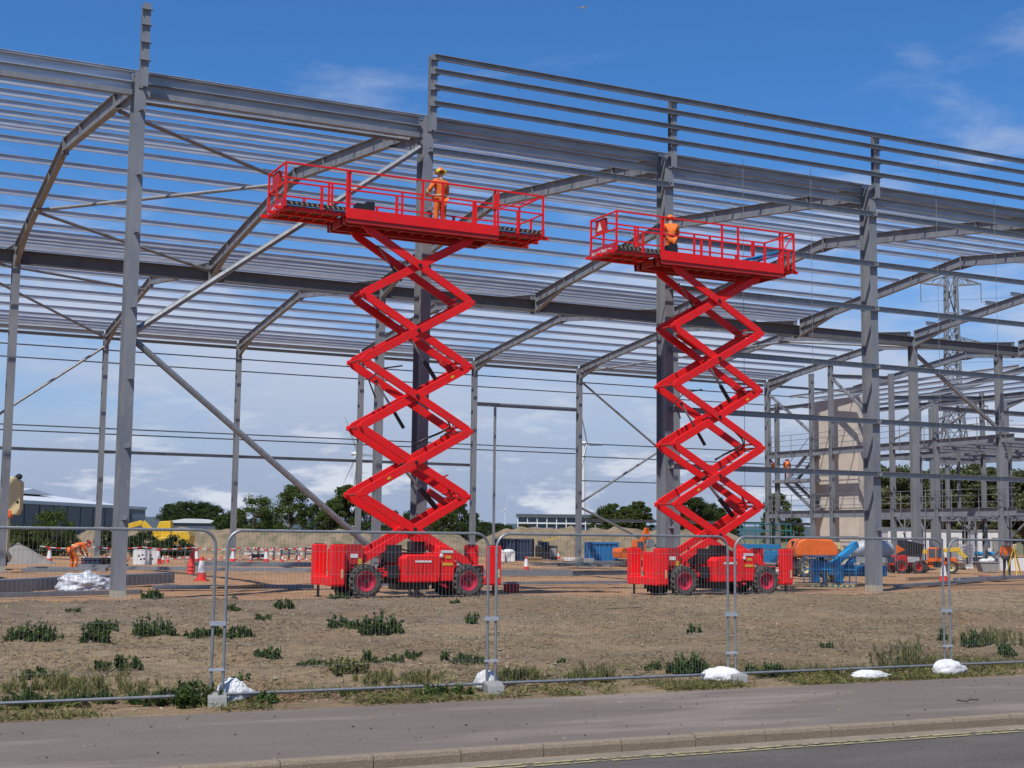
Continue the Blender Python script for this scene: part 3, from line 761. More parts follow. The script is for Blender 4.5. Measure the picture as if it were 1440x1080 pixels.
    near_posts = [xl+.03, x0+.02, x0+main*.488, x0+main*.62, x1-.02, xr-.03]
    for y in (-Y, Y):
        for x in near_posts: post(x, y)
        for x in (x0+.10, x1-.10): post(x, y*.96)
        for x in (xl+le*.60, x0+main*.32, x0+main*.842, x1+re*.42): post(x, y, midz, .07)
        MB().bar((xl, y, top), (xr, y, top), .042, .042).build('top_rail', 'red', t)
        MB().bar((xl, y, midz), (xr, y, midz), .036, .04).build('mid_rail', 'red', t)
    for x in (xl+.03, xr-.03):
        MB().bar((x, -Y, top), (x, Y, top), .042, .042).build('end_rail', 'red', t)
        MB().bar((x, -Y, midz), (x, Y, midz), .036, .036).build('end_rail', 'red', t)
        post(x, 0, midz)
    MB().bar((xr-.05, -Y, top-.02), (x1+.05, -Y, midz+.02), .03, .03).build('diagonal_rail', 'red', t)
    cp = MB().box((xl+.10, .25, PZ_+.86), (.10, .55, .44)).build('control_panel', 'red_dusty_shade', t, bevel=.015)
    if re < 1: MB().add([(xl+.048, .40, PZ_+.74), (xl+.048, .12, PZ_+.74), (xl+.048, .26, PZ_+1.0)], [(0, 1, 2)]).build('warning_sign', 'white', cp)
    MB().box((x0+.55, -.35, PZ_+.18), (.35, .3, .36)).build('tool_box', 'black', t)
    MB().box((x0+.95, .2, PZ_+.28), (.22, .35, .56)).build('tool_box', 'black', t)
    return t, z+PZ_
lift1, DK1 = scissor_lift('scissor_lift', 'raised red scissor lift with both deck extensions out beside the braced bay', 7.03, -1.62, .09, 1.64, 1.38)
lift2, DK2 = scissor_lift('scissor_lift', 'raised red scissor lift with blue sheets on its deck, between bare column and boom lifts', 16.52, -1.62, .06, 1.50, .42, dz=-.02)

# ------------------------------------------------------------------ fence
MESHC = {}
def fence_panel(u0, u1, label):
    w = u1-u0; t = thing('mesh_fence', label, 'fence', (u0, -18.30, -.28), 0, 'mesh fence panels along the pavement')
    hgt_, rc = 2.0, .19
    pts = [(0, 0, 0), (0, 0, hgt_-rc)]
    for k in range(1, 7): a = math.pi/2*k/6; pts.append((rc-rc*math.cos(a), 0, hgt_-rc+rc*math.sin(a)))
    for k in range(6, -1, -1): a = math.pi/2*k/6; pts.append((w-rc+rc*math.cos(a), 0, hgt_-rc+rc*math.sin(a)))
    pts += [(w, 0, 0)]
    b = MB().path(pts, .0195, 8); fr = b.build('frame', 'galv_tube', t, smooth='auto')
    MB().tube((-.02, 0, .0), (w+.02, 0, .0), .0195).build('bottom_rail', 'galv_tube', t, smooth='auto')
    m = MB(); n = int(w/.052)
    for k in range(1, n):
        x = w*k/n
        zt = hgt_ if rc < x < w-rc else hgt_-.07
        m.prof((x, 0, 0), (x, 0, zt), [(-.0012, -.0012), (.0012, -.0012), (.0012, .0012), (-.0012, .0012)], (0, 1, 0), False)
    for k in range(1, 7):
        zz = hgt_*k/7+.03; m.prof((0, 0, zz), (w, 0, zz), [(-.0017, -.0017), (.0017, -.0017), (.0017, .0017), (-.0017, .0017)], (0, 0, 1), False)
    tag(m.build('wire_mesh', 'galv_tube', t), kind='stuff')
    MB().box((w+.06, 0, .86), (.19, .06, .05)).build('coupler', 'galv', t); MB().box((w+.06, 0, .30), (.19, .05, .03)).build('coupler', 'galv', t)
    return t
edges = [(-6.1, -2.365), (-2.215, 1.375), (1.50, 5.30), (5.43, 9.50), (9.63, 13.5)]
flab = ['mesh fence panel with green weeds growing thickly under its bottom rail',
        'mesh fence panel in front of the scissor lift between the first two sandbags',
        'mesh fence panel in front of bare tan earth, left of the second lift',
        'mesh fence panel standing before the blue boom lift and a flat sandbag',
        'mesh fence panel standing before the surveyor with the yellow tripod']
for (a, b_), l in zip(edges, flab): fence_panel(a, b_, l)
# feet and sandbags
foot = None
for i, (a, lab) in enumerate(((-2.29, 'where the weedy panel ends'), (1.44, 'between lift and bare earth'), (5.37, 'in front of second lift'), (9.57, 'right of the grassy tuft'))):
    b = MB().prism([(-.33, 0), (.33, 0), (.29, .13), (.10, .16), (-.10, .16), (-.29, .13)], 1, -.115, .115).build('concrete_block', 'block', bevel=.015)
    b.location = (a, -18.30, -.405); b.rotation_euler = (0, 0, R(78))
    tag(b, 'grey block foot under the fence joint '+lab, 'concrete block', 'block feet under the fence')
def sandbag(px, py, sx, sy, sz, seed, label, z=-.37):
    g = PZ(px, py, z); rd = random.Random(seed)
    me_ = bpy.data.meshes.new('sandbag'); bm = bmesh.new(); bmesh.ops.create_icosphere(bm, subdivisions=4, radius=1)
    nn = vnoise(seed)
    for v in bm.verts:
        p = v.co.copy(); k = 1+.22*float(nn(p.x*2.1+5, p.y*2.1+p.z*1.3))+.16*float(nn(p.x*5, p.z*5+p.y*3))+.07*float(nn(p.x*12, p.y*12+p.z*9))
        x, y, zz = p.x*sx*k*.88, p.y*sy*k*.88, max(p.z, -.35)*sz*k*.9
        # tied neck
        if p.x > .62: zz *= .55; y *= .55; x *= 1.25
        v.co = (x, y, zz+.3*sz)
    bm.to_mesh(me_); bm.free()
    o = obj('sandbag', me_, 'bag_white', None, smooth=True); o.location = g; o.rotation_euler = (0, 0, rd.uniform(-.4, .4))
    tag(o, label, 'sandbag', 'white sandbags along the fence')
sandbag(327, 984, .23, .19, .22, 1, 'white sandbag slumped over a block foot beside the thick green weeds')
sandbag(684, 968, .20, .17, .21, 2, 'round white sandbag behind the fence joint facing the first lift', -.36)
sandbag(1017, 957, .36, .17, .16, 3, 'long white sandbag with raised corner behind the fence joint by the second lift')
sandbag(1222, 953, .34, .16, .10, 4, 'flat white sandbag torn open beside the grassy tuft')
sandbag(1333, 947, .38, .18, .18, 5, 'white sandbag with a pointed corner under the fence joint right of the tuft')

# ------------------------------------------------------------------ people
def person(name, label, loc, rz, pose=None, suit='hivis', legs='hivis', hel='helmet', h=1.0, bands=True, helmet=True, group=None):
    J = dict(pel=(0, 0, .95), sp=(0, .01, 1.14), ch=(0, .0, 1.36), nk=(0, .0, 1.52), hb=(0, .02, 1.60), hd=(0, .03, 1.70),
             sl=(-.19, 0, 1.44), sr=(.19, 0, 1.44), el=(-.27, -.03, 1.16), er=(.27, -.03, 1.16), wl=(-.25, .10, .93), wr=(.25, .10, .93),
             hl=(-.10, 0, .90), hr=(.10, 0, .90), kl=(-.12, .03, .50), kr=(.12, .03, .50), al=(-.13, -.03, .09), ar=(.13, -.03, .09), tl=(-.15, .15, .045), tr=(.15, .15, .045))
    if pose: J.update(pose)
    J = {k: Vector(v)*h for k, v in J.items()}
    t = thing(name, label, 'person', loc, rz, group)
    def skin(nm, verts, edges, m, root=0, lvl=1):
        me_ = bpy.data.meshes.new(nm); me_.from_pydata([tuple(v) for v, r in verts], edges, [])
        bm = bmesh.new(); bm.from_mesh(me_); ly = bm.verts.layers.skin.verify()
        seen = set()
        for i, v in enumerate(bm.verts):
            v[ly].radius = (verts[i][1]*h, verts[i][1]*h)
        # a root for each connected chain
        bm.verts.ensure_lookup_table(); par = list(range(len(verts)))
        def f(i):
            while par[i] != i: i = par[i]
            return i
        for a, b in edges: par[f(a)] = f(b)
        for i in range(len(verts)):
            q = f(i)
            if q not in seen: seen.add(q); bm.verts[i][ly].use_root = True
        bm.to_mesh(me_); bm.free()
        o = obj(nm, me_, m, t)
        k = o.modifiers.new('skin', 'SKIN'); k.use_smooth_shade = True
        s = o.modifiers.new('sub', 'SUBSURF'); s.levels = lvl; s.render_levels = lvl
        return o
    ks = ['pel', 'sp', 'ch', 'nk', 'hb', 'hd', 'sl', 'el', 'wl', 'sr', 'er', 'wr', 'hl', 'kl', 'al', 'hr', 'kr', 'ar', 'tl', 'tr']
    rr = dict(pel=.125, sp=.115, ch=.125, nk=.055, hb=.075, hd=.098, sl=.07, sr=.07, el=.042, er=.042, wl=.03, wr=.03, hl=.085, hr=.085, kl=.055, kr=.055, al=.04, ar=.04, tl=.035, tr=.035)
    ed = [('pel', 'sp'), ('sp', 'ch'), ('ch', 'nk'), ('nk', 'hb'), ('hb', 'hd'), ('ch', 'sl'), ('sl', 'el'), ('el', 'wl'), ('ch', 'sr'), ('sr', 'er'), ('er', 'wr'),
          ('pel', 'hl'), ('hl', 'kl'), ('kl', 'al'), ('al', 'tl'), ('pel', 'hr'), ('hr', 'kr'), ('kr', 'ar'), ('ar', 'tr')]
    ix = {k: i for i, k in enumerate(ks)}
    V = [(J[k], rr[k]) for k in ks]; E_ = [(ix[a], ix[b]) for a, b in ed]
    for w, e, sgn in (('wl', 'el', -1), ('wr', 'er', 1)):          # palms and five fingers
        d = (J[w]-J[e]).normalized(); sidev = d.cross(Vector((0, 1, 0)));  sidev = sidev.normalized() if sidev.length > .1 else Vector((1, 0, 0))
        nrm = sidev.cross(d)
        V.append((J[w]+d*.07*h, .036)); E_.append((ix[w], len(V)-1)); pm = J[w]+d*.07*h
        for k, ln in enumerate((.075, .085, .08, .065)):
            q = pm+sidev*(k-1.5)*.02*h
            V += [(q, .010), (q+d*ln*.55*h, .010), (q+d*ln*.85*h+nrm*.035*h, .008)]; n0 = len(V)
            E_ += [(n0-3, n0-2), (n0-2, n0-1)]
        q = J[w]+d*.03*h
        V += [(q, .011), (q+sidev*.05*h*-sgn+d*.02*h, .011), (q+sidev*.06*h*-sgn+d*.055*h, .009)]; n0 = len(V); E_ += [(n0-3, n0-2), (n0-2, n0-1)]
    # nose and ears on the head
    hd = J['hd']; fwd = Vector((0, 1, 0)); 
    if pose and 'face' in pose: fwd = Vector(pose['face']).normalized()
    sd_ = fwd.cross(Vector((0, 0, 1))).normalized()
    V += [(hd+fwd*.07*h-Vector((0, 0, .03))*h, .018), (hd+fwd*.118*h-Vector((0, 0, .045))*h, .014)]; E_.append((len(V)-2, len(V)-1))
    for s in (-1, 1):
        V += [(hd+sd_*s*.07*h-Vector((0, 0, .03))*h, .018), (hd+sd_*s*.103*h-Vector((0, 0, .02))*h, .016)]; E_.append((len(V)-2, len(V)-1))
    body = skin('body', V, E_, 'skin')
    for s in (-1, 1): MB().ell(hd+fwd*.088*h+sd_*s*.032*h-Vector((0, 0, .015))*h, (.012, .012, .009), 6, 4).build('eye', 'white', body)
    MB().ell(hd+fwd*.088*h-Vector((0, 0, .075))*h, (.022, .012, .007), 6, 4).build('mouth', 'pinkred', body)
    jk = ['pel', 'sp', 'ch', 'nk', 'sl', 'el', 'wl', 'sr', 'er', 'wr']
    grow = dict(pel=.03, sp=.03, ch=.03, nk=.018, sl=.022, el=.026, wl=.022, sr=.022, er=.026, wr=.022)
    jx = {k: i for i, k in enumerate(jk)}
    skin('jacket', [(J[k].lerp(J['ch'], .35) if k == 'nk' else J[k], rr[k]+grow[k]) for k in jk], [(jx[a], jx[b]) for a, b in ed if a in jx and b in jx], suit)
    lk = ['pel', 'hl', 'kl', 'al', 'hr', 'kr', 'ar']; lx = {k: i for i, k in enumerate(lk)}
    skin('trousers', [(J[k], rr[k]+(.026 if k != 'pel' else .02)) for k in lk], [(lx[a], lx[b]) for a, b in ed if a in lx and b in lx], legs)
    for a, b in (('al', 'tl'), ('ar', 'tr')):
        skin('boot', [(J[a]+Vector((0, 0, .04))*h, .055), (J[a]-Vector((0, .02, .03))*h, .058), (J[b], .052)], [(0, 1), (1, 2)], 'black')
    if bands:
        for a, b, f_, r_ in (('kl', 'al', .35, .082), ('kr', 'ar', .35, .082), ('pel', 'sp', .55, .158), ('el', 'wl', .3, .070), ('er', 'wr', .3, .070)):
            d = (J[b]-J[a]); p = J[a].lerp(J[b], f_); d.normalize()
            MB().tube(p-d*.018*h, p+d*.018*h, r_*h, 14).build('reflective_band', 'reflect', t, smooth='auto')
    if helmet:
        ax_ = (J['hd']-J['nk']).normalized(); M = ax_.to_track_quat('Z', 'Y').to_matrix()
        hp = [(.128*math.cos(a), .125*math.sin(a)) for a in [i*math.pi/2/6 for i in range(6)]]+[(.001, .125)]
        hm = MB().lathe([(.150, -.012), (.152, .0), (.128, .004)]+hp, J['hd']+ax_*.035*h, n=18, M=M).build('helmet', hel, t, smooth=True)
        fw = fwd-ax_*fwd.dot(ax_); fw.normalize() if fw.length > .05 else None
        c = J['hd']+ax_*.03*h+fw*.13*h
        MB().box(c, (.19, .10, .012), fw.to_track_quat('Y', 'Z').to_matrix()).build('helmet_peak', hel, hm)
    return t
w1 = person('person', 'worker in orange suit with lime ear defenders, back turned, on the longer lift deck', (7.95, -1.25, DK1+.0), R(12),
            dict(el=(-.34, .02, 1.18), wl=(-.30, .22, 1.10), er=(.27, .06, 1.16), wr=(.16, .26, 1.12)))
MB().ell((-.11, -.02, 1.73), (.05, .07, .06), 8, 6).ell((.11, -.02, 1.73), (.05, .07, .06), 8, 6).build('ear_defenders', 'lime', w1)
w2 = person('person', 'worker in orange suit and plain orange helmet on the shorter lift deck', (15.42, -1.25, DK2-.04), R(-20),
            dict(ch=(0, .06, 1.34), nk=(0, .10, 1.50), hb=(0, .12, 1.57), hd=(0, .15, 1.66), sl=(-.2, .05, 1.42), sr=(.2, .05, 1.42), el=(-.26, .14, 1.17), er=(.27, .14, 1.17), wl=(-.14, .34, 1.08), wr=(.16, .34, 1.08)), hel='helmet', h=.87)
g = PZ(103, 803)
w3 = person('person', 'worker in orange suit and red helmet bending over beams near the gravel heap', (g.x, g.y, g.z), R(-75),
            dict(pel=(0, -.12, .92), sp=(0, .06, 1.06), ch=(0, .28, 1.14), nk=(0, .42, 1.16), hb=(0, .49, 1.16), hd=(0, .58, 1.17), sl=(-.19, .30, 1.12), sr=(.19, .30, 1.12),
                 el=(-.22, .38, .86), er=(.22, .42, .86), wl=(-.15, .52, .66), wr=(.14, .54, .64), hl=(-.1, -.12, .88), hr=(.1, -.12, .88), kl=(-.12, -.02, .48), kr=(.12, .08, .49), face=(0, .6, -.5)), hel='cone_red')
g = PZ(1416, 810)
w4 = person('person', 'surveyor in orange vest and dark trousers standing at the yellow tripod', (g.x, g.y, 0), R(-60), None, 'hivis', 'trouser', 'black', bands=False)

# two workers on the stair landing of the mezzanine
for px, sgn in ((1092, 1), (1107, -1)):
    g = PU(px, 684, 56.9)
    person('person', 'worker in orange %s on the steel stair landing' % ('bending away' if sgn > 0 else 'stooping over the upper flight'), (g.x, g.y, 5.98), R(40*sgn),
           dict(ch=(0, .16, 1.28), nk=(0, .26, 1.40), hb=(0, .32, 1.44), hd=(0, .40, 1.50), sl=(-.19, .16, 1.32), sr=(.19, .16, 1.32), el=(-.24, .3, 1.06), er=(.24, .3, 1.06), wl=(-.15, .48, .95), wr=(.15, .48, .95)), h=.97)

# ------------------------------------------------------------------ mezzanine frame and stair core (along the eighth frame line)
mz = thing('mezzanine_frame', 'two storey grey steel office frame with edge rails and stairs beside the concrete core', 'steel frame', (56, 0, 0))
def mzm(name, p, q, dep, wid, m='steel', up=(0, 0, 1), par=None):
    p, q = Vector(p), Vector(q); o = MB().ibeam((0, 0, 0), q-p, dep, wid, up, .02, .014).build(name, m, par or mz); o.location = p; return o
VC = [47.0, 43.0, 40.9, 34.8, 30.8, 25.5]
for v, top in zip(VC, (11.6, 13.4, 13.8, 12.6, 10.2, 12.9)):
    mzm('column', (.02, v, 0), (.02, v, top), .30 if v not in (25.5,) else .46, .26, up=(0, 1, 0))
for u in (8, 16):
    for v in (46.5, 40.9, 34.8, 30.8, 25.5): mzm('column', (u, v, 0), (u, v, 11.8 if u == 8 else 9.2), .26, .24, up=(0, 1, 0))
for z, d in ((7.80, .46), (3.47, .50)):
    vv = [48.0]+VC+[24.2]
    vv = sorted(set(vv), reverse=True)
    for a, b_ in zip(vv[:-1], vv[1:]):
        if a-b_ > .6: mzm('floor_beam', (-.02, a-.16, z), (-.02, b_+.16, z), d, .22)
    for u in (8, 16): mzm('floor_beam', (u-.02, 47.5, z), (u-.02, 25, z), d, .2)
    for v in np.arange(25.8, 36.5, 2.2): mzm('joist', (.15, float(v), z-.04), (7.85, float(v), z-.04), .34, .16)
    for v in np.arange(25.8, 46.5, 4.4): mzm('joist', (8.15, float(v), z-.04), (15.85, float(v), z-.04), .34, .16)
    pz = z+d/2
    for k in range(11):
        v = 47.4-k*2.25
        q = MB().tube((0, 0, 0), (0, 0, 1.15), .024, 6).box((0, .0, -.3), (.03, .05, .6)).build('guard_post', 'galv_tube', mz); q.location = (-.16, v, pz)
    for h_ in (.35, .75, 1.12):
        q = MB().tube((-.16, 47.8, 0), (-.16, 24.3, 0), .02, 6).build('edge_rail', 'galv_tube', mz); q.location = (0, 0, pz+h_)
mzm('beam', (0, 43, 11.2), (0, 47.8, 11.2), .25, .2); mzm('beam', (8, 25.5, 11.4), (8, 46.5, 11.4), .3, .2); mzm('beam', (.1, 30.8, 10.0), (8, 30.8, 10.0), .3, .2)
mzm('beam', (0, 34.8, 11.0), (8, 34.8, 11.4), .3, .2); mzm('beam', (-.0, 40.7, 13.0), (0, 35.0, 12.3), .3, .2)
for k in range(7):
    q = MB().prof((0, 25, 0), (0, 47, 0), ZP, (0, 0, 1)).build('roof_purlin', 'galv', mz); q.location = (1.2+k*1.9, 0, 12.15-.06*k)
for p, q in (((-8, 24.3, 12.5), (-.05, 25.4, 8.25)), ((0, 47.8, 12.3), (0, 43.2, 9.3)), ((0, 40.8, 12.9), (0, 37.4, 10.4)), ((4, 34.8, 11.0), (.2, 34.8, 9.3))):
    a = MB().bar(p, q, .16, .18).build('bracing', 'steel', mz)
for i in range(9):
    rd = random.Random(i+5); u_, v_ = rd.uniform(1, 13), 25+i*2.3
    MB().tube((u_, v_, 0), (u_, v_, 3.2), .06, 6).build('prop', 'steel', mz)
    for s_ in (-1, 1): MB().tube((u_, v_, 2.4), (u_, v_+s_*.7, 3.2), .04, 6).build('prop_strut', 'steel', mz)
for p, q in (((8, 25.6, .3), (8, 30.6, 3.2)), ((8, 34.6, .3), (8, 30.9, 3.2)), ((8, 26, 4), (8, 30.6, 7.5)), ((16, 25.8, 4), (16, 30.8, 7.5)), ((16, 34.6, .4), (16, 31, 3.2)), ((8, 41, 8.2), (8, 35, 11.2)), ((16, 25.6, .3), (16, 30.6, 3.2)), ((0.1, 34.6, 8.3), (7.8, 34.8, 11.2))):
    MB().bar(p, q, .12, .12).build('bracing', 'steel', mz)
for v_ in (27.0, 28.6, 33.0, 36.6): mzm('column', (4.0, v_, 3.6), (4.0, v_, 7.6), .16, .16, up=(0, 1, 0))
# stairs: landing, flights with treads
MB().box((.3, 45.2, 5.86), (1.2, 4.0, .22)).build('landing', 'steel', mz)
for (va, za, vb_, zb) in ((46.4, 5.8, 43.2, 3.75), (43.6, 7.9, 46.2, 5.95)):
    fl = MB().bar((.25, va, za), (.25, vb_, zb), .05, .26).build('stair_stringer', 'steel', mz)
    MB().bar((1.15, va, za), (1.15, vb_, zb), .05, .26).build('stair_stringer', 'steel', mz)
    for k in range(9):
        f_ = (k+.5)/9; MB().box((.7, va+(vb_-va)*f_, za+(zb-za)*f_+.05), (.88, .26, .04)).build('tread', 'galv', fl)
    MB().tube((.25, va, za+1.0), (.25, vb_, zb+1.0), .025, 6).build('handrail', 'galv_tube', fl)
core = thing('stair_core', 'tall beige concrete stair core of stacked panels inside the steel frame', 'concrete core', (57.3, 0, 0))
for j in range(3):
    for k, (va, vb_) in enumerate(((44.8, 42.25), (42.21, 39.7))):
        z0_, z1_ = j*3.87+.02, (j+1)*3.87-.02
        MB().box((.1, (va+vb_)/2, (z0_+z1_)/2), (.2, va-vb_, z1_-z0_)).build('panel', 'concrete', core, bevel=.015)
    MB().box((.72, 39.8, (z0_+z1_)/2), (1.0, .2, z1_-z0_)).build('panel', 'concrete', core, bevel=.015)
    MB().box((.72, 44.7, (z0_+z1_)/2), (1.0, .2, z1_-z0_)).build('panel', 'concrete', core, bevel=.015)
    MB().box((1.33, 42.25, (z0_+z1_)/2), (.2, 4.6, z1_-z0_)).build('panel', 'concrete', core, bevel=.015)

# ------------------------------------------------------------------ site equipment
def at(px, py, z=0.0):
    g = PZ(px, py, 0.0); return Vector((g.x, g.y, z))
FACE = -YAW            # rotation that turns a local -y front towards the camera
cone0 = None
def cone(px, py, label, s=1.0, group='traffic cones on the site'):
    global cone0
    if cone0 is None:
        cone0 = thing('traffic_cone', label, 'traffic cone', at(px, py), 0, group)
        bs = MB().box((0, 0, .025), (.42, .42, .05)); bs.build('cone_base', 'cone_red', cone0)
        MB().lathe([(.17, .05), (.135, .30)], n=14).lathe([(.075, .66), (.05, .80), (.001, .80)], n=14).build('cone_body', 'cone_red', cone0, smooth='auto')
        MB().lathe([(.139, .28), (.078, .67)], n=14).build('reflective_sleeve', 'white', cone0, smooth='auto'); c = cone0
    else: c = dup(cone0, at(px, py), random.Random(px).uniform(0, 1.5), label, group)
    c.scale = (s, s, s); return c
LT = 'red and white traffic cone standing on the line of red and white tape'
for px in (69, 120, 222, 276, 327, 374): cone(px, 793, LT, 1.0)
cone(283, 817, 'large red and white traffic cone beside the fallen stack of red cones', 1.05)
cone(740, 804, 'red and white cone on the near light grey box beam', .9)
cone(1327, 820, 'red and white cone by the mesh fence near the orange telehandler', 1.05)
cone(1046, 794, 'red and white cone beside the teal scissor lift', .8)
for px in (229, 236, 352, 397, 420): cone(px, 791, 'small pale cone far behind the tape line', .55)
for px in (785, 823, 860): cone(px, 786, 'small pale cone in front of the blue container', .7)
for k, (px, py) in enumerate(((268, 809), (1064, 794))):
    g = at(px, py); t = thing('cone_stack', 'tilted stack of plain red cones beside the big cone' if k == 0 else 'heap of red and white cones under the teal scissor lift', 'cone stack', g, .4)
    for j in range(3):
        p = MB().lathe([(.16, .05), (.05, .80), (.001, .80)], (0, 0, j*.14), n=12, M=Matrix.Rotation(R(7), 3, 'Y')).build('cone', 'cone_red', t, smooth='auto')
def tape(x0, y0, x1, y1, z, label, n=46):
    a, b = at(x0, y0), at(x1, y1); t = thing('barrier_tape', label, 'tape', a, 0, 'barrier tapes across the site')
    d = b-a
    for m, k0, nm in (('white', 0, 'white_band'), ('cone_red', 1, 'red_band')):
        q = MB()
        for k in range(k0, n, 2):
            p0, p1 = d*(k/n), d*((k+1)/n)
            s0, s1 = [z-.10*math.sin(math.pi*((f_*6) % 1)) for f_ in (k/n, (k+1)/n)]
            q.add([(p0.x, p0.y, s0-.027), (p1.x, p1.y, s1-.027), (p1.x, p1.y, s1+.027), (p0.x, p0.y, s0+.027)], [(0, 1, 2, 3)])
        tag(q.build(nm, m, t), kind='stuff')
    for k in range(7):
        p = d*(k/6); MB().tube((p.x, p.y, 0), (p.x, p.y, .95), .015, 5).build('stake', 'galv_tube', t)
tape(55, 792, 470, 794, .88, 'upper red and white tape strung above the row of cones', 60)
tape(150, 791, 470, 793, .32, 'lower red and white tape strung near the ground behind the cones', 60)
# water-filled and folding barriers
for i, px in enumerate((198, 209)):
    t = thing('site_barrier', 'white plastic barrier panel with dark markings behind the tape', 'barrier', at(px, 794), FACE+.2*i, 'white barriers behind the tape')
    MB().prism([(-.42, 0), (.42, 0), (.42, .70), (.34, .78), (-.34, .78), (-.42, .70)], 1, -.03, .03).build('panel', 'white', t)
    for k, (x, z) in enumerate(((-.1, .45), (.08, .5), (.0, .28), (.17, .30))): MB().box((x, -.036, z), (.10, .01, .07)).build('mark', 'black', t)
for i in range(9):
    px = 346+i*11
    t = thing('site_barrier', 'low red and white work barrier by the earth bank', 'barrier', at(px, 787), FACE+random.Random(i).uniform(-.4, .4), 'red and white barriers by the earth bank')
    MB().box((0, 0, .70), (.6, .04, .14)).build('white_board', 'white', t); MB().box((0, 0, .38), (.6, .04, .12)).build('white_board', 'white', t)
    for x in (-.2, .1): MB().box((x, -.024, .70), (.13, .008, .13)).build('red_stripe', 'cone_red', t)
    for x in (-.28, .28): MB().box((x, 0, .40), (.035, .25, .8)).build('leg', 'block', t)
# gravel heap
gh = MB(); rd = random.Random(3); nn = vnoise(33); vs2 = []; n_ = 26
for j in range(n_+1):
    for i in range(n_+1):
        x, y = -1.6+3.2*i/n_, -1.2+2.4*j/n_; r_ = math.hypot((x+.35)/(1.05 if x < -.35 else 1.7), y/1.1)
        z = max(0, 1-r_*(1+.35*float(nn(x*1.3+9, y*1.3))))**.8*1.1
        vs2.append((x, y, (z+float(nn(x*6, y*6))*.08 if z > 0 else -.05)))
gh.add(vs2, [(j*(n_+1)+i, j*(n_+1)+i+1, (j+1)*(n_+1)+i+1, (j+1)*(n_+1)+i) for j in range(n_) for i in range(n_)])
o = gh.build('gravel_heap', 'gravel', smooth=True); o.location = at(34, 793); o.rotation_euler = (0, 0, FACE); tag(o, 'grey gravel heap beside the tape at the end of the site', 'gravel heap')
# beams and bundles lying on the ground
def beam(x0, y0, x1, y1, w, h, label, m='galv', z=.08, kind='box', group='steel lengths lying on the ground'):
    a, b = at(x0, y0), at(x1, y1); d = b-a
    q = MB()
    if kind == 'box': q.bar((0, 0, h/2), d+Vector((0, 0, h/2)), w, h)
    else: q.ibeam((0, 0, h/2), d+Vector((0, 0, h/2)), h, w)
    o = q.build('steel_beam', m); o.location = (a.x, a.y, z)
    return tag(o, label, 'steel beam', group)
beam(-40, 838, 237, 822, .42, .34, 'thick pale box beam behind the corner column', 'galv_tube', .05)
beam(-30, 843, 198, 837, .16, .12, 'narrow beam lying along the thick pale box beam', 'galv_tube', .03)
beam(175, 803, 442, 806, .2, .16, 'long grey steel length lying between the cones and the first lift', 'galv_tube', .05)
beam(262, 799, 440, 800, .35, .22, 'flat steel bundle in front of the far tape line', 'galv_tube', .1)
beam(215, 830, 440, 829, .2, .12, 'dark grey steel length beside the first lift near the bank', 'steel', .03)
beam(500, 827, 690, 825, .25, .2, 'steel length under the first lift', 'steel', .05)
beam(640, 812, 803, 812, .30, .26, 'light grey box beam between the two lifts', 'galv_tube', .06)
beam(803, 811, 900, 810, .22, .2, 'dark open beam continuing the light box beam between the lifts', 'steel', .06, 'i')
beam(706, 824, 893, 822, .12, .10, 'thin steel tube on the orange ground between the two lifts', 'steel', .04)
for k in range(7):
    rd = random.Random(k+50); beam(742+rd.uniform(0, 70), 797+rd.uniform(-4, 4), 850+rd.uniform(0, 60), 797+rd.uniform(-4, 4), .16, .12, 'steel length in the loose pile before the blue container', 'galv_tube' if k % 2 else 'steel', .05+.03*k, group='loose pile of steel lengths')
beam(1262, 828, 1412, 817, .28, .10, 'flat twisted steel sheet lying by the last fence joint', 'galv_tube', .05)
beam(1345, 821, 1470, 815, .3, .16, 'grey steel lengths reaching out past the surveyor', 'galv_tube', .08)
beam(1275, 817, 1330, 815, .12, .12, 'short timber coloured length by the far column base', 'wood', .03)
for x0, y0, x1, y1 in ((40, 803, 150, 805), (100, 799, 170, 800), (30, 806, 95, 806)):
    beam(x0, y0, x1, y1, .25, .14, 'grey length near the bending worker', 'galv_tube', .05, group='lengths near the bending worker')
for k, (x0, y0, x1, y1) in enumerate(((1098, 832, 1178, 834), (1120, 828, 1205, 831), (1092, 836, 1150, 834), (300, 833, 372, 829))):
    a, b = at(x0, y0), at(x1, y1); q = MB().bar((0, 0, .04), b-a+Vector((0, 0, .04)), .22, .06).build('timber_plank', 'wood'); q.location = (a.x, a.y, .10+.07*(k % 3))
    tag(q, ('lowest timber plank before the blue boom lift', 'middle timber plank reaching under the bare column', 'top timber plank of the pile before the blue boom lift', 'short timber plank beside the first lift')[k], 'plank', 'timber planks')
# plastic-wrapped bundle
g = at(118, 832); me_ = bpy.data.meshes.new('plastic_sheet'); bm = bmesh.new(); bmesh.ops.create_icosphere(bm, subdivisions=5, radius=1); nn = vnoise(71)
for v in bm.verts:
    p = v.co.copy(); k = 1+.30*float(nn(p.x*2.5+3, p.y*3+p.z*2))+.22*float(nn(p.x*7, p.z*7+p.y*4))+.10*float(nn(p.x*17, p.y*15+p.z*14))
    v.co = (p.x*.78*k, p.y*.40*k, max(p.z, -.2)*.37*k*(1-.25*p.x)+.05)
bm.to_mesh(me_); bm.free()
o = obj('plastic_sheet', me_, 'plastic_wrap', None, smooth=True); o.location = (g.x, g.y-.5, .1); o.rotation_euler = (0, 0, -.1); tag(o, 'crumpled shiny plastic sheet over the end of the pale box beam', 'plastic sheet')
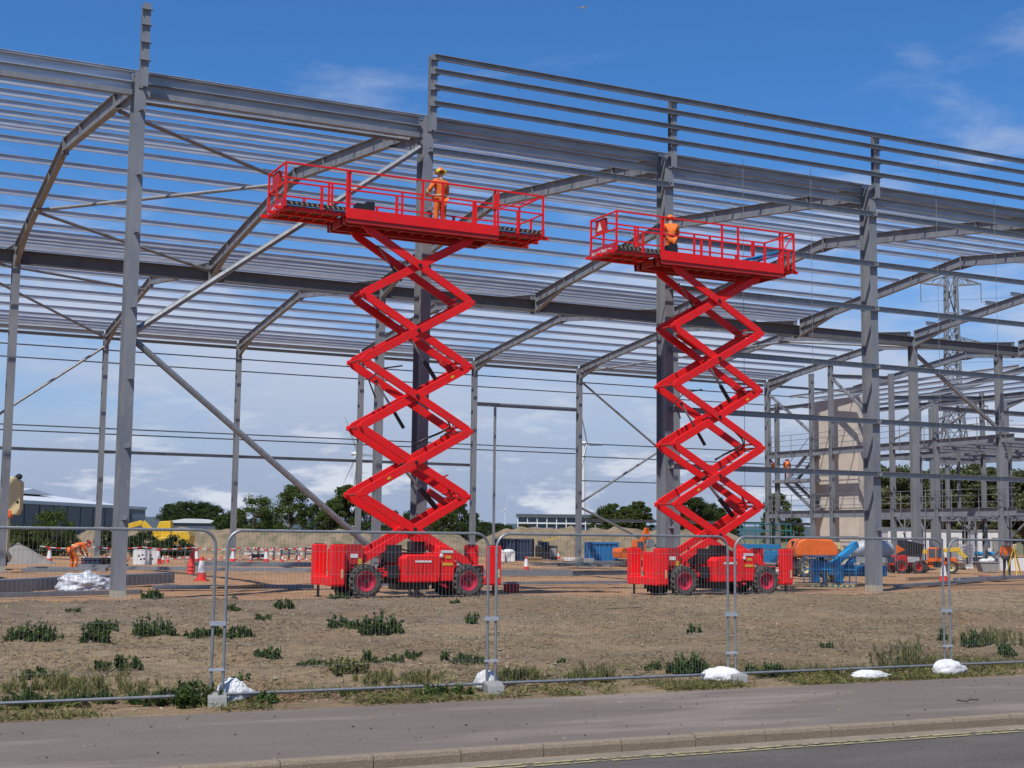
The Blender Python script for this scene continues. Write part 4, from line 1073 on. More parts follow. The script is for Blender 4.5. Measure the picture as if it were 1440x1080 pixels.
# small boxes
def boxthing(name, px, py, w, d, h, m, label, cat, z=0.0, rz=None, group=None, bevel=.02):
    o = MB().box((0, 0, h/2), (w, d, h)).build(name, m, bevel=bevel); g = at(px, py); o.location = (g.x, g.y, z); o.rotation_euler = (0, 0, FACE if rz is None else rz)
    return tag(o, label, cat, group)
t = thing('fuel_box', 'dark red metal box on the ground right of the first lift', 'box', at(719, 833), FACE)
MB().box((0, 0, .12), (.46, .3, .22)).build('body', 'red_dusty_shade', t, bevel=.02); MB().box((0, 0, .24), (.48, .32, .03)).build('lid', 'red_dusty_shade', t); MB().box((0, -.16, .2), (.1, .03, .03)).build('latch', 'black', t)
for k, (px, w) in enumerate(((699, 1.0), (715, .85))):
    o = MB().box((0, 0, .38), (w, .8, .7)).ell((0, 0, .72), (w*.45, .36, .14), 10, 5).build('bulk_bag', 'bag_white', bevel=.08); o.location = at(px, 791); o.rotation_euler = (0, 0, FACE)
    tag(o, ('wide' if k == 0 else 'narrow')+' white bulk bag of the pair right of the first lift', 'bulk bag')
def container(px, depth, wpx, h, m, label, rz=0.0, group=None):
    w = wpx*depth/F; t = thing('shipping_container', label, 'container', GD(px, depth), FACE+rz, group)
    q = MB(); n = max(6, int(w/.28)); pts = []
    for k in range(n):
        x = -w/2+w*k/n; s = w/n; pts += [(x, -1.2), (x+s*.4, -1.2), (x+s*.5, -1.16), (x+s*.9, -1.16)]
    pts += [(w/2, -1.2), (w/2, 1.2), (-w/2, 1.2)]
    q.prism(pts, 2, .14, h-.1); q.build('wall', m, t)
    MB().box((0, 0, h-.05), (w+.06, 2.5, .12)).build('roof_frame', m, t); MB().box((0, 0, .07), (w+.06, 2.5, .14)).build('base_frame', m, t)
    for x in (-w/2, w/2):
        for y in (-1.2, 1.2): MB().box((x, y, h/2), (.14, .14, h)).build('corner_post', m, t)
    return t
container(846, 92, 40, 1.35, 'container', 'bright blue container behind the yellow signs', .05)
container(722, 97, 52, 1.5, 'navy', 'dark navy container behind the white bulk bags', -.1)
for px, py, w, h, lab in ((833, 783, .42, .36, 'small round-cornered yellow sign before the blue container'), (844, 787, .72, .5, 'larger yellow sign before the blue container')):
    t = thing('site_sign', lab, 'sign', at(px, py+4), FACE)
    MB().prism([(-w/2, .35), (w/2, .35), (w/2, .35+h), (-w/2, .35+h)], 1, -.02, .02).build('board', 'yellow', t, bevel=.01)
    for x in (-w*.35, w*.35): MB().box((x, .04, .2), (.04, .04, .45)).build('leg', 'galv_tube', t)
    for k in range(3): MB().box((0, -.026, .35+h*(.25+.25*k)), (w*.7, .006, h*.08)).build('text_line', 'black', t)
t = thing('generator', 'dark site generator under a yellow jib between the containers', 'generator', at(768, 789), FACE)
MB().box((0, 0, .62), (1.5, .9, .9)).build('housing', 'black', t, bevel=.05); MB().box((-.2, 0, 1.18), (.8, .7, .3)).build('top_cover', 'navy', t, bevel=.04)
MB().box((.45, -.46, .6), (.5, .03, .6)).build('door', 'block', t); MB().bar((-.55, 0, 1.35), (.9, .1, 1.62), .07, .07).build('jib', 'yellow', t)
MB().box((0, 0, .12), (1.7, .8, .12)).build('skid', 'steel', t)
for px, py, w in ((815, 797, .5), (828, 798, .6)): boxthing('concrete_block', px, py, w, .45, .5, 'block', 'grey concrete block on the loose steel pile by the back column', 'concrete block', group='blocks by the back column')
t = thing('pipe_cage', 'white steel trestle rack behind the steel pile near the second lift', 'rack', at(880, 788), FACE)
for x in (-.9, -.3, .3, .9): MB().box((x, 0, .4), (.06, .06, .8)).build('upright', 'white', t)
for z in (.3, .75): MB().bar((-.95, 0, z), (.95, 0, z), .06, .06).build('rail', 'white', t)

def pallet(px, py, n, m, label, w=1.0):
    t = thing('pallet_stack', label, 'pallet stack', at(px, py), FACE+random.Random(px).uniform(-.5, .5))
    for y in (-.4, 0, .4): MB().box((0, y, .05), (w, .09, .10)).build('bearer', 'wood', t)
    for k in range(6): MB().box((-w/2+w*(k+.5)/6, 0, .112), (w/6-.03, .95, .022)).build('slat', 'wood', t)
    for k in range(n): MB().box((random.Random(k+px).uniform(-.04, .04), random.Random(k*3+px).uniform(-.04, .04), .17+k*.105), (w*.92, .85, .09)).build('load_layer', m, t)
for a_ in ((1074, 806, 4, 'block', 'pallet of grey boards under the teal scissor lift'), (1100, 811, 2, 'bag_white', 'pallet of white sacks beside the orange boom lift'), (1258, 800, 6, 'wood', 'tall pallet of timber behind the site dumper'),
           (1228, 804, 5, 'galv_dull', 'pallet of grey sheets behind the bare column'), (1345, 801, 3, 'cream', 'pallet of pale boxes behind the orange telehandler'), (1408, 799, 5, 'block', 'pallet of grey blocks behind the surveyor'),
           (752, 793, 3, 'wood', 'pallet of timber beside the dark generator'), (802, 791, 2, 'white', 'pallet of white sheets left of the back column'), (160, 797, 3, 'black', 'dark covered pallet near the white barriers'), (365, 789, 3, 'black', 'dark bundle on a pallet by the low barriers'), (132, 797, 3, 'navy', 'dark pallet stack behind the bending worker')): pallet(*a_)
# machines
def boom_lift(px, py, rz, colour, label, s=1.0):
    t = thing('boom_lift', label, 'boom lift', at(px, py), FACE+rz); t.scale = (s*.70, s, s)
    MB().prism([(-1.2, .35), (1.2, .35), (1.25, .55), (1.0, .75), (-1.0, .75), (-1.25, .55)], 1, -.5, .5).build('chassis', 'black', t)
    for x in (-.85, .85):
        for y in (-.72, .72): wheel(t, (x, y, .42), .42, .28, 16, 'cream')
    prof = [(-1.30, .85), (1.15, .85), (1.28, 1.05), (1.18, 1.35), (.85, 1.58), (-.65, 1.66), (-1.15, 1.52), (-1.36, 1.2)]
    b = MB().prism(prof, 1, -.68, -.12).build('engine_cover', colour, t, bevel=.09)
    MB().prism(prof, 1, .12, .68).build('engine_cover', colour, t, bevel=.09)
    MB().box((-.9, 0, 1.15), (.7, .3, .7)).build('counterweight', 'black', t, bevel=.04)
    bm_ = MB().bar((-.9, 0, 1.45), (1.7, 0, 1.30), .24, .28).build('boom', 'cream', t, bevel=.02)
    MB().bar((1.6, 0, 1.30), (2.3, 0, .85), .18, .2).build('fly_boom', 'cream', bm_, bevel=.02)
    return t
boom_lift(1143, 812, .12, 'orange', 'orange covered boom lift with cream boom parked left of bare column', 1.08)
# blue machine with its basket at the front
t = thing('boom_lift', 'blue boom lift with striped basket and pale rounded hood beside bare column', 'boom lift', at(1190, 825), FACE+.05)
bk = MB()
for z in (.12, .62, 1.08): bk.path([(-1.45, -.4, z), (.25, -.4, z), (.25, .4, z), (-1.45, .4, z)], .024, 6, True)
bk.build('basket_rail', 'blue', t)
for x in (-1.45, -.9, -.3, .25):
    for y in (-.4, .4): MB().tube((x, y, .05), (x, y, 1.08), .022, 6).build('basket_post', 'blue', t)
fl = MB().box((-.6, 0, .06), (1.72, .82, .10)).build('basket_floor', 'teal', t)
for k in range(8): MB().box((-1.35+k*.21, -.414, .06), (.09, .006, .09), Matrix.Rotation(R(35), 3, 'Y')).build('stripe', 'cream', fl)
MB().box((-.75, .2, .72), (.35, .25, .35)).box((-.75, .2, .4), (.1, .1, .5)).build('control_console', 'blue', t)
MB().box((-1.1, .1, .55), (.25, .3, .8)).build('tool_locker', 'blue', t); MB().box((-.2, .25, .45), (.3, .2, .6)).build('tool_locker', 'blue', t)
MB().bar((-.35, .5, .75), (.75, 1.2, 1.55), .24, .24).build('boom', 'sky_blue', t, bevel=.02)
MB().bar((.0, .5, .45), (.6, 1.2, .95), .2, .2).build('jib', 'blue', t, bevel=.02)
MB().box((.9, 1.6, .55), (2.0, .9, .4)).build('chassis', 'blue', t, bevel=.03)
hd_ = MB().lathe([(.001, -.85), (.18, -.83), (.30, -.68), (.35, -.3), (.35, .4), (.30, .65), (.17, .78), (.001, .8)], (1.82, 2.6, 1.34), axis=0, n=18).build('hood', 'hood_grey', t, smooth=True)
MB().box((1.75, 2.5, .95), (1.5, .8, .22)).build('hood_skirt', 'block', t)
wl = wheel(t, (1.30, .75, .40), .42, .32, 16, 'cream'); wl.rotation_euler = (0, 0, R(80))
wl = wheel(t, (.1, 2.1, .40), .42, .32, 16, 'cream')
# teal scissor lift behind
t = thing('scissor_lift', 'low teal scissor lift with green guard rails behind the second red lift', 'scissor lift', at(1078, 797), FACE+.1)
MB().box((0, 0, .62), (2.1, 1.0, .75)).build('body', 'blue', t, bevel=.05); MB().box((-.4, 0, 1.22), (2.3, 1.05, .30)).build('platform', 'blue', t, bevel=.02)
for z in (1.75, 2.2, 2.6): MB().path([(-1.5, -.5, z), (1.4, -.5, z), (1.4, .5, z), (-1.5, .5, z)], .03, 6, True).build('guard_rail', 'teal', t)
for x in (-1.5, -.55, .4, 1.4):
    for y in (-.5, .5): MB().tube((x, y, 1.3), (x, y, 2.6), .03, 6).build('guard_post', 'teal', t)
for x in (-.75, .75):
    for y in (-.5, .5): wheel(t, (x, y, .33), .33, .24, 14, 'white')
# telehandler, orange
def telehandler(loc, rz, label, c1, boomc, s=1.0, up=False):
    t = thing('telehandler', label, 'telehandler', loc, rz); t.scale = (s, s, s)
    MB().prism([(-1.9, .5), (1.7, .5), (1.8, .8), (1.2, 1.0), (-1.3, 1.0), (-1.95, .85)], 1, -.55, .55).build('chassis', c1, t, bevel=.03)
    cb = MB().prism([(-.75, .95), (.55, .95), (.62, 1.5), (.40, 2.15), (-.6, 2.2), (-.78, 1.6)], 1, -.75, .0).build('cab', c1, t, bevel=.03)
    for x0_, x1_ in ((-.62, -.1), (.0, .42)): MB().box(((x0_+x1_)/2, -.756, 1.68), (x1_-x0_, .012, .72)).build('window', 'glass', cb)
    MB().box((1.1, .35, 1.1), (1.0, .5, .5)).build('engine_cover', c1, t, bevel=.05); MB().box((.2, -.6, .75), (.9, .3, .5)).build('step', 'black', t)
    if up: b = MB().bar((-1.4, .3, 1.6), (1.6, .3, 2.9), .34, .42).build('boom', boomc, t, bevel=.02); e = Vector((1.6, .3, 2.9))
    else: b = MB().bar((-1.7, .3, 1.75), (1.9, .3, 2.05), .30, .34).build('boom', boomc, t, bevel=.02); e = Vector((1.9, .3, 2.05))
    MB().bar(e-Vector((.3, 0, 0)), e+Vector((.5, 0, -.75)), .26, .3).build('fly_boom', boomc, b, bevel=.02)
    c = MB().box(e+Vector((.55, 0, -.95)), (.12, 1.0, .6)).build('carriage', 'black', t)
    for y in (-.3, .3): MB().box(e+Vector((1.1, y, -1.22)), (1.1, .1, .05)).build('fork', 'black', c)
    for x in (-1.2, 1.2):
        for y in (-.8, .8): wheel(t, (x, y, .52), .52, .36, 16, 'cream')
    return t
telehandler(at(1318, 806), FACE-.35, 'orange telehandler with flat yellow boom beyond the last fence joint', 'orange', 'yellow', .62)
p0 = GD(20, 60.0)
bh = thing('lifting_boom', 'upright cream boom head with orange guard above the gravel heap', 'boom', (p0.x, p0.y, 0), FACE)
MB().prism([(-.26, 2.35), (.14, 2.35), (.25, 2.6), (.26, 3.75), (.0, 3.95), (-.24, 4.0)], 1, -.2, .2).build('boom_head', 'cream', bh, bevel=.03)
MB().ell((.08, 0, 4.0), (.16, .14, .13), 8, 6).box((.0, 0, 3.95), (.26, .2, .1)).build('sheave', 'black', bh); MB().box((-.24, -.1, 2.4), (.3, .26, .3)).build('guard', 'orange', bh, bevel=.03)
MB().lathe([(.001, -.02), (.06, -.02), (.06, .0)], (.14, -.2, 2.9), axis=1, n=12).build('pin', 'black', bh)
MB().box((-.36, 0, 2.1), (.22, .24, 3.2)).build('mast', 'cream', bh)
MB().prism([(-2.2, .3), (-.3, .3), (-.2, .55), (-.5, .95), (-2.2, 1.2)], 1, -.5, .5).build('chassis', 'cream', bh, bevel=.04)
wheel(bh, (-.45, -.6, .42), .42, .3, 16, 'orange')
# site dumper with orange flag
t = thing('site_dumper', 'dark red site dumper with white side panel and orange flag beside far column', 'dumper', at(1272, 806), FACE+.3)
MB().prism([(-.7, .4), (.7, .4), (.8, .9), (.3, 1.0), (-.6, .9)], 1, -.4, .4).build('chassis', 'red_dusty_shade', t, bevel=.03); MB().prism([(-.2, .95), (.75, .85), (.95, 1.5), (-.1, 1.7)], 1, -.45, .45).build('skip', 'black', t, bevel=.03)
MB().box((.25, -.46, .72), (.7, .03, .28)).build('side_panel', 'white', t); MB().tube((.05, -.2, 1.6), (-.15, -.2, 2.1), .03, 6).build('roll_bar', 'black', t)
fp = MB().tube((-.75, -.4, .6), (-.75, -.4, 1.55), .015, 5).build('flag_pole', 'galv_tube', t)
MB().prism([(-.75, 1.0), (-.75, 1.5), (-.20, 1.22)], 1, -.405, -.395).build('flag', 'orange', fp)
for x in (-.5, .5):
    for y in (-.45, .45): wheel(t, (x, y, .34), .34, .24, 14, 'red_dusty_shade')
# excavators
def excavator(loc, rz, label, c, s=1.0, arm_up=False):
    t = thing('excavator', label, 'excavator', loc, rz); t.scale = (s, s, s)
    for y in (-.85, .85):
        tr = MB().prism([(-1.5, .15), (-1.25, 0), (1.25, 0), (1.5, .15), (1.5, .5), (1.25, .68), (-1.25, .68), (-1.5, .5)], 1, y-.22, y+.22).build('track', 'tyre', t)
    MB().prism([(-1.5, .8), (1.1, .8), (1.1, 1.25), (-.2, 1.35), (-.3, 1.75), (-1.45, 1.75), (-1.6, 1.4)], 1, -.85, .85).build('body', c, t, bevel=.05)
    cb = MB().prism([(.0, 1.25), (1.05, 1.25), (1.1, 1.8), (.85, 2.45), (.05, 2.5)], 1, -.82, .0).build('cab', c, t, bevel=.03)
    MB().box((.48, -.83, 1.95), (.7, .012, .75)).build('window', 'glass', cb)
    if arm_up: pts = [(.9, 1.2), (1.5, 2.6), (1.9, 3.6), (2.15, 2.5), (2.2, 1.9)]
    else: pts = [(.9, 1.3), (2.0, 2.35), (3.3, 2.0), (4.5, 1.05), (4.7, .6)]
    for k, nm in ((0, 'boom'), (1, 'boom'), (2, 'stick')):
        (xa, za), (xb, zb) = pts[k], pts[k+1]; MB().bar((xa, .3, za), (xb, .3, zb), .28, .42-.06*k).build(nm, c, t, bevel=.02)
    (xa, za) = pts[3]
    MB().prism([(xa-.3, za+.1), (xa+.25, za+.1), (xa+.45, za-.35), (xa+.1, za-.75), (xa-.4, za-.6)], 1, -.1, .7).build('bucket', 'steel', t)
    MB().bar((.9, .3, 1.6), (pts[1][0]-.1, .3, pts[1][1]-.35), .12, .12).build('ram', 'chrome', t)
    return t
excavator(GD(240, 101, 0), FACE+math.pi, 'yellow excavator behind bushes with its arm reaching towards the grey shed', 'yellow', 1.0)
excavator(at(888, 797), FACE+.5, 'small orange excavator with raised arm behind the second lift', 'orange', .62, True)
# white cabins, slab stack, skip, drums
for px, dp, wp, h, lab in ((1268, 118, 50, 2.55, 'white cabin behind the pale rounded hood'), (1318, 120, 56, 2.5, 'white cabin behind the orange telehandler'), (1384, 116, 32, 2.5, 'narrow white cabin behind the blue drums')):
    w = wp*dp/F; t = thing('site_cabin', lab, 'cabin', GD(px, dp), FACE)
    MB().box((0, 0, h/2+.05), (w, 2.6, h)).build('wall', 'white', t); MB().box((0, 0, h+.1), (w+.16, 2.76, .12)).build('roof', 'roof_grey', t)
    d = MB().box((w*.3, -1.32, 1.05), (.8, .04, 1.95)).build('door', 'block', t); MB().box((w*.3-.3, -1.36, 1.0), (.04, .05, .12)).build('handle', 'black', d)
    wi = MB().box((-w*.15, -1.31, 1.55), (w*.35, .03, .7)).build('window', 'glass', t)
t = thing('slab_stack', 'stack of white insulation slabs beside the orange telehandler', 'slab stack', at(1358, 800), FACE+.1)
for k in range(8): MB().box((random.Random(k).uniform(-.03, .03), 0, .1+k*.19), (.52, 1.0, .14)).build('slab', 'white', t)
t = thing('waste_skip', 'grey tapered waste skip with white sacks near the surveyor', 'skip', at(1388, 805), FACE)
MB().prism([(-.35, .05), (.35, .05), (.52, .55), (-.52, .55)], 1, -.45, .45).build('tub', 'block', t); MB().box((0, 0, .56), (1.12, .98, .05)).build('rim', 'block', t)
MB().ell((-.15, 0, .62), (.3, .3, .14), 8, 5).build('sack', 'bag_white', t, smooth=True); MB().ell((.22, 0, .66), (.26, .3, .17), 8, 5).build('sack', 'bag_white', t, smooth=True)
for k, px in enumerate((1376, 1392)):
    o = MB().lathe([(.001, -.3), (.17, -.3), (.18, -.28), (.18, .28), (.17, .3), (.001, .3)], axis=0, n=14).build('blue_drum', 'sky_blue', smooth='auto'); g = at(px, 793); o.location = (g.x, g.y, .76); o.rotation_euler = (0, 0, FACE)
    tag(o, 'bright blue drum lying on the grey tool chest', 'drum', 'pair of blue drums on the tool chest')
boxthing('tool_chest', 1384, 795, 1.4, .7, .58, 'block', 'long grey tool chest carrying two blue drums', 'tool chest')
t = thing('red_pallet', 'flat bright red tray on the ground near the last fence joint', 'tray', at(1385, 814), FACE)
MB().box((0, 0, .07), (.4, .4, .08)).build('tray', 'pinkred', t); MB().box((0, 0, .13), (.44, .44, .03)).build('rim', 'pinkred', t)
t = thing('survey_tripod', 'yellow survey tripod beside the surveyor', 'tripod', at(1427, 811), FACE)
for k in range(3):
    a = 2*math.pi*k/3+.4; MB().bar((.42*math.cos(a), .42*math.sin(a), 0), (.05*math.cos(a), .05*math.sin(a), 1.32), .06, .05).build('leg', 'yellow' if k else 'yellow', t)
MB().lathe([(.001, 1.30), (.09, 1.30), (.09, 1.36), (.001, 1.36)], n=12).build('head_plate', 'yellow', t); MB().box((0, 0, 1.47), (.16, .18, .22)).lathe([(.05, -.12), (.05, .12)], (0, 0, 1.47), axis=1, n=10).build('instrument', 'cream', t)
boxthing('white_barrier', 1432, 803, 2.2, .4, .75, 'white', 'long white barrier block behind the survey tripod', 'barrier')
for k, (z, a, m_) in enumerate(((.0, .0, 'blue'), (.07, .06, 'sky_blue'), (.13, -.04, 'sky_blue'))):
    o = MB().box((0, 0, .0), (1.25, .75, .045)).build('blue_sheet', m_, bevel=.005); o.location = (18.22, -1.62, DK2+.33+z); o.rotation_euler = (0, R(-17), a)
    tag(o, ('dark blue sheet under two brighter ones at the end of the shorter lift deck', 'middle blue sheet of three tilted on the shorter lift deck', 'top blue sheet of three tilted on the shorter lift deck')[k], 'sheet', 'blue sheets on the lift deck')

# ------------------------------------------------------------------ vegetation
def leaf_mesh(name, C, n_axis, size, seed, asp=1.7, flat=False):
    """one kite-shaped leaf per centre; n_axis = main direction of each leaf"""
    rs = np.random.RandomState(seed); n = len(C)
    a = n_axis/np.maximum(np.linalg.norm(n_axis, axis=1, keepdims=True), 1e-6)
    q = rs.normal(size=(n, 3)); q -= a*(q*a).sum(1, keepdims=True); q /= np.maximum(np.linalg.norm(q, axis=1, keepdims=True), 1e-6)
    s = (size*(.6+.8*rs.rand(n)))[:, None]
    P = np.stack([C-a*s*asp*.5, C-a*s*.05+q*s*.5, C+a*s*asp*.5, C-a*s*.05-q*s*.5], 1).reshape(-1, 3)
    fa = np.arange(4*n).reshape(n, 4)
    me_ = bpy.data.meshes.new(name); me_.vertices.add(4*n); me_.vertices.foreach_set('co', P.ravel())
    me_.loops.add(4*n); me_.loops.foreach_set('vertex_index', fa.ravel()); me_.polygons.add(n)
    me_.polygons.foreach_set('loop_start', np.arange(0, 4*n, 4)); me_.polygons.foreach_set('loop_total', np.full(n, 4))
    me_.update(calc_edges=True); return me_
def tree_meshes(seed, h, w, nclump, nleaf, lsize, low=.22, wind=0.0):
    rd = random.Random(seed); rs = np.random.RandomState(seed)
    tr = MB(); pts = [Vector((0, 0, -.1))]
    for k in range(1, 6): pts.append(Vector((rd.uniform(-.05, .05)*h*.3+wind*(k/5)**2*h*.08, rd.uniform(-.05, .05)*h*.3, h*.82*k/5)))
    for k in range(5):
        r0, r1 = h*.022*(1-k/6), h*.022*(1-(k+1)/6); d = pts[k+1]-pts[k]
        n = 7; ring = []
        for e, r_ in ((pts[k], r0), (pts[k+1], r1)): ring += [e+Vector((r_*math.cos(2*math.pi*i/n), r_*math.sin(2*math.pi*i/n), 0)) for i in range(n)]
        tr.add(ring, [(i, (i+1) % n, n+(i+1) % n, n+i) for i in range(n)])
    Cs, As = [], []
    for k in range(nclump):
        f_ = low+(1-low)*rd.random()**.8
        z = h*f_; env = w*.5*math.sqrt(max(.05, 1-((f_-.52)/.52)**2)); a = rd.uniform(0, 2*math.pi); r_ = env*rd.random()**.45
        c = np.array([r_*math.cos(a)+wind*f_*h*.10, r_*math.sin(a), z])
        b0 = pts[min(4, max(1, int(f_*4)))]
        if k % 2 == 0: tr.tube(b0, Vector(c), h*.006, 5, False)
        cr = w*rd.uniform(.07, .19)
        q = rs.normal(size=(nleaf, 3)); q /= np.linalg.norm(q, axis=1, keepdims=True)
        rad = rs.rand(nleaf, 1)**.5
        Cs.append(c+q*rad*np.array([cr, cr, cr*.8])); As.append(q+rs.normal(size=(nleaf, 3))*.7+np.array([wind, 0, .3]))
    return tr.mesh('trunk'), leaf_mesh('crown', np.concatenate(Cs), np.concatenate(As), lsize, seed+7)
TREES = {}
def tree(kind, px, depth, h, label, group, z=0.0, wscale=1.0, nm='tree', m='leaf'):
    base = {'round': (8.0, 6.2, 80, 190, .15), 'tall': (9.5, 4.6, 90, 180, .15), 'shrub': (2.6, 3.0, 50, 150, .085), 'wispy': (7.5, 5.6, 52, 150, .14)}[kind]
    var = int(abs(px)*7) % 3
    key = (kind, var)
    if key not in TREES: TREES[key] = tree_meshes(100+var*13+len(kind), base[0], base[1], base[2], base[3], base[4], .05 if kind == 'shrub' else .2, {'wispy': .9, 'round': .2}.get(kind, 0))
    t = thing(nm, label, 'bush' if kind == 'shrub' else 'tree', GD(px, depth, z), random.Random(px).uniform(0, 6.28) if kind != 'wispy' else FACE, group)
    s = h/base[0]*.86; t.scale = (s*wscale, s*wscale, s)
    tm, cm = TREES[key]
    obj('trunk', tm, 'bark', t); c = bpy.data.objects.new('crown', cm); COL.objects.link(c); c.parent = t
    if not cm.materials: cm.materials.append(MATS[m])
    if cm.materials[0] != MATS[m]:
        c.material_slots[0].link = 'OBJECT'; c.material_slots[0].material = MATS[m]
    return t
for px, h in ((352, 6.2), (405, 7.3)): tree('wispy', px, 142, h, 'wind-bent loose tree %s behind the earth bank' % ('small' if h < 7 else 'broad, tallest of the group'), 'trees behind the earth bank', m='leaf')
for px, d, h in ((310, 160, 5.0), (330, 155, 5.4), (372, 158, 4.8), (437, 150, 4.9), (466, 135, 6.2), (487, 140, 6.7), (512, 145, 5.6), (548, 150, 4.6), (575, 150, 4.8), (602, 146, 5.2), (622, 142, 6.0), (641, 146, 5.4), (662, 150, 4.6)):
    tree(('round', 'tall', 'wispy')[px % 3], px, d, h*(.85+.3*((px*37) % 10)/10), 'dark green tree in the belt behind the earth bank', 'trees behind the earth bank', wscale=1.15, m=('leaf_dark', 'leaf', 'leaf_dark')[px % 3])
for px, d, h in ((240, 260, 7.6), (262, 250, 8.2), (285, 250, 7.8), (300, 240, 7.0), (700, 260, 4.6), (685, 260, 4.8), (715, 260, 4.2), (737, 260, 4.4)):
    tree('round', px, d, h, 'distant tree low on the skyline', 'distant trees on the skyline', m='leaf_dark')
for px, d, h in ((848, 165, 6.0), (862, 160, 6.6), (880, 158, 6.9), (898, 160, 6.6), (955, 165, 6.6), (975, 160, 7.2), (992, 165, 6.8), (1012, 168, 6.4), (1030, 168, 5.8)):
    tree(('round', 'tall', 'wispy')[px % 3], px, d, h*(.85+.25*((px*37) % 10)/10), 'dense dark tree in the clump behind the second lift', 'trees behind the second lift', wscale=1.15, m=('leaf_dark', 'leaf', 'leaf_dark')[px % 3])
for px, d, h in ((1092, 150, 7.5), (1085, 175, 6.0), (1118, 170, 5.6)): tree('tall', px, d, h, 'slim tree beyond the steel stairs', 'trees beyond the steel stairs', m='leaf')
for i, (px, d, h) in enumerate(((1232, 150, 9.6), (1248, 160, 9.0), (1262, 146, 9.2), (1280, 152, 8.8), (1298, 146, 8.9), (1316, 150, 9.2), (1334, 145, 9.0), (1352, 150, 8.4), (1372, 146, 9.6), (1390, 148, 9.4), (1408, 145, 9.2), (1425, 148, 8.8), (1442, 145, 9.0), (1462, 148, 8.6))):
    tree('tall', px, d, h*1.16, 'pale green tree in the row behind the white cabins', 'trees behind the white cabins', wscale=1.2, m='leaf_poplar')
for px, d, h, w in ((18, 92, 2.2, 1.3), (36, 94, 2.0, 1.2), (56, 95, 2.3, 1.1), (76, 93, 3.4, .75), (92, 95, 1.7, 1.2)): tree('shrub', px, d, h, 'leafy green bush before the grey shed', 'bushes before the grey shed', wscale=w, nm='bush', m='leaf')
for px, d, h, w in ((186, 92, 1.5, 1.0), (203, 93, 1.9, 1.0), (226, 92, 1.3, 1.2), (248, 92, 1.6, 1.1), (150, 93, 1.9, .8), (264, 94, 1.0, 1.2)): tree('shrub', px, d, h, 'dark bush hiding the yellow excavator', 'bushes before the yellow excavator', wscale=w, nm='bush', m='leaf_dark')

# weeds on the bank
def ground_hit(px, py):
    z = -.2
    for _ in range(6):
        g = PZ(px, py, z); z = H(g.x, g.y)
    return Vector((g.x, g.y, z))
def weed(px, py, wpx, hpx, label, seed, m='weed', n=None, kind='bush', group='weeds on the earth bank'):
    g = ground_hit(px, py); dep = (np.array(g)-CP)@_fw; w, h = wpx*dep/F, hpx*dep/F*(.85 if kind == 'bush' else 1.0)
    rs = np.random.RandomState(seed); n = n or int(min(2600, max(260, 2600*w*h/.25)))
    ns = max(3, int(n/34)); sx = rs.uniform(-.5, .5, ns)*w; sy = rs.uniform(-.32, .32, ns)*w
    hh = h*(.25+.8*rs.rand(ns)**1.4)*(1-.35*(np.abs(sx)/(w*.5+1e-6))**2)
    lean = rs.normal(size=(ns, 2))*.22
    k = rs.randint(0, ns, n); f_ = rs.rand(n)**.75
    C = np.stack([sx[k]+lean[k, 0]*f_*hh[k]+rs.normal(size=n)*.018, sy[k]+lean[k, 1]*f_*hh[k]+rs.normal(size=n)*.018, f_*hh[k]], 1)
    A = np.stack([rs.normal(size=n), rs.normal(size=n), (.15 if kind == 'bush' else 1.3)+rs.rand(n)*.9], 1)
    if kind == 'bush': q_ = rs.rand(n) < .10; A[q_, 2] += 3.5; C[q_, 2] *= 1.25
    me_ = leaf_mesh('weed_clump', C, A, .030 if kind == 'bush' else .011, seed, 2.2 if kind == 'bush' else 11.0)
    o = obj('weed_clump' if kind == 'bush' else 'grass_tuft', me_, m); o.location = (g.x, g.y, g.z-.015)
    return tag(o, label, 'weeds' if kind == 'bush' else 'grass', group)
L1 = 'low green weed clump on the bare upper bank'
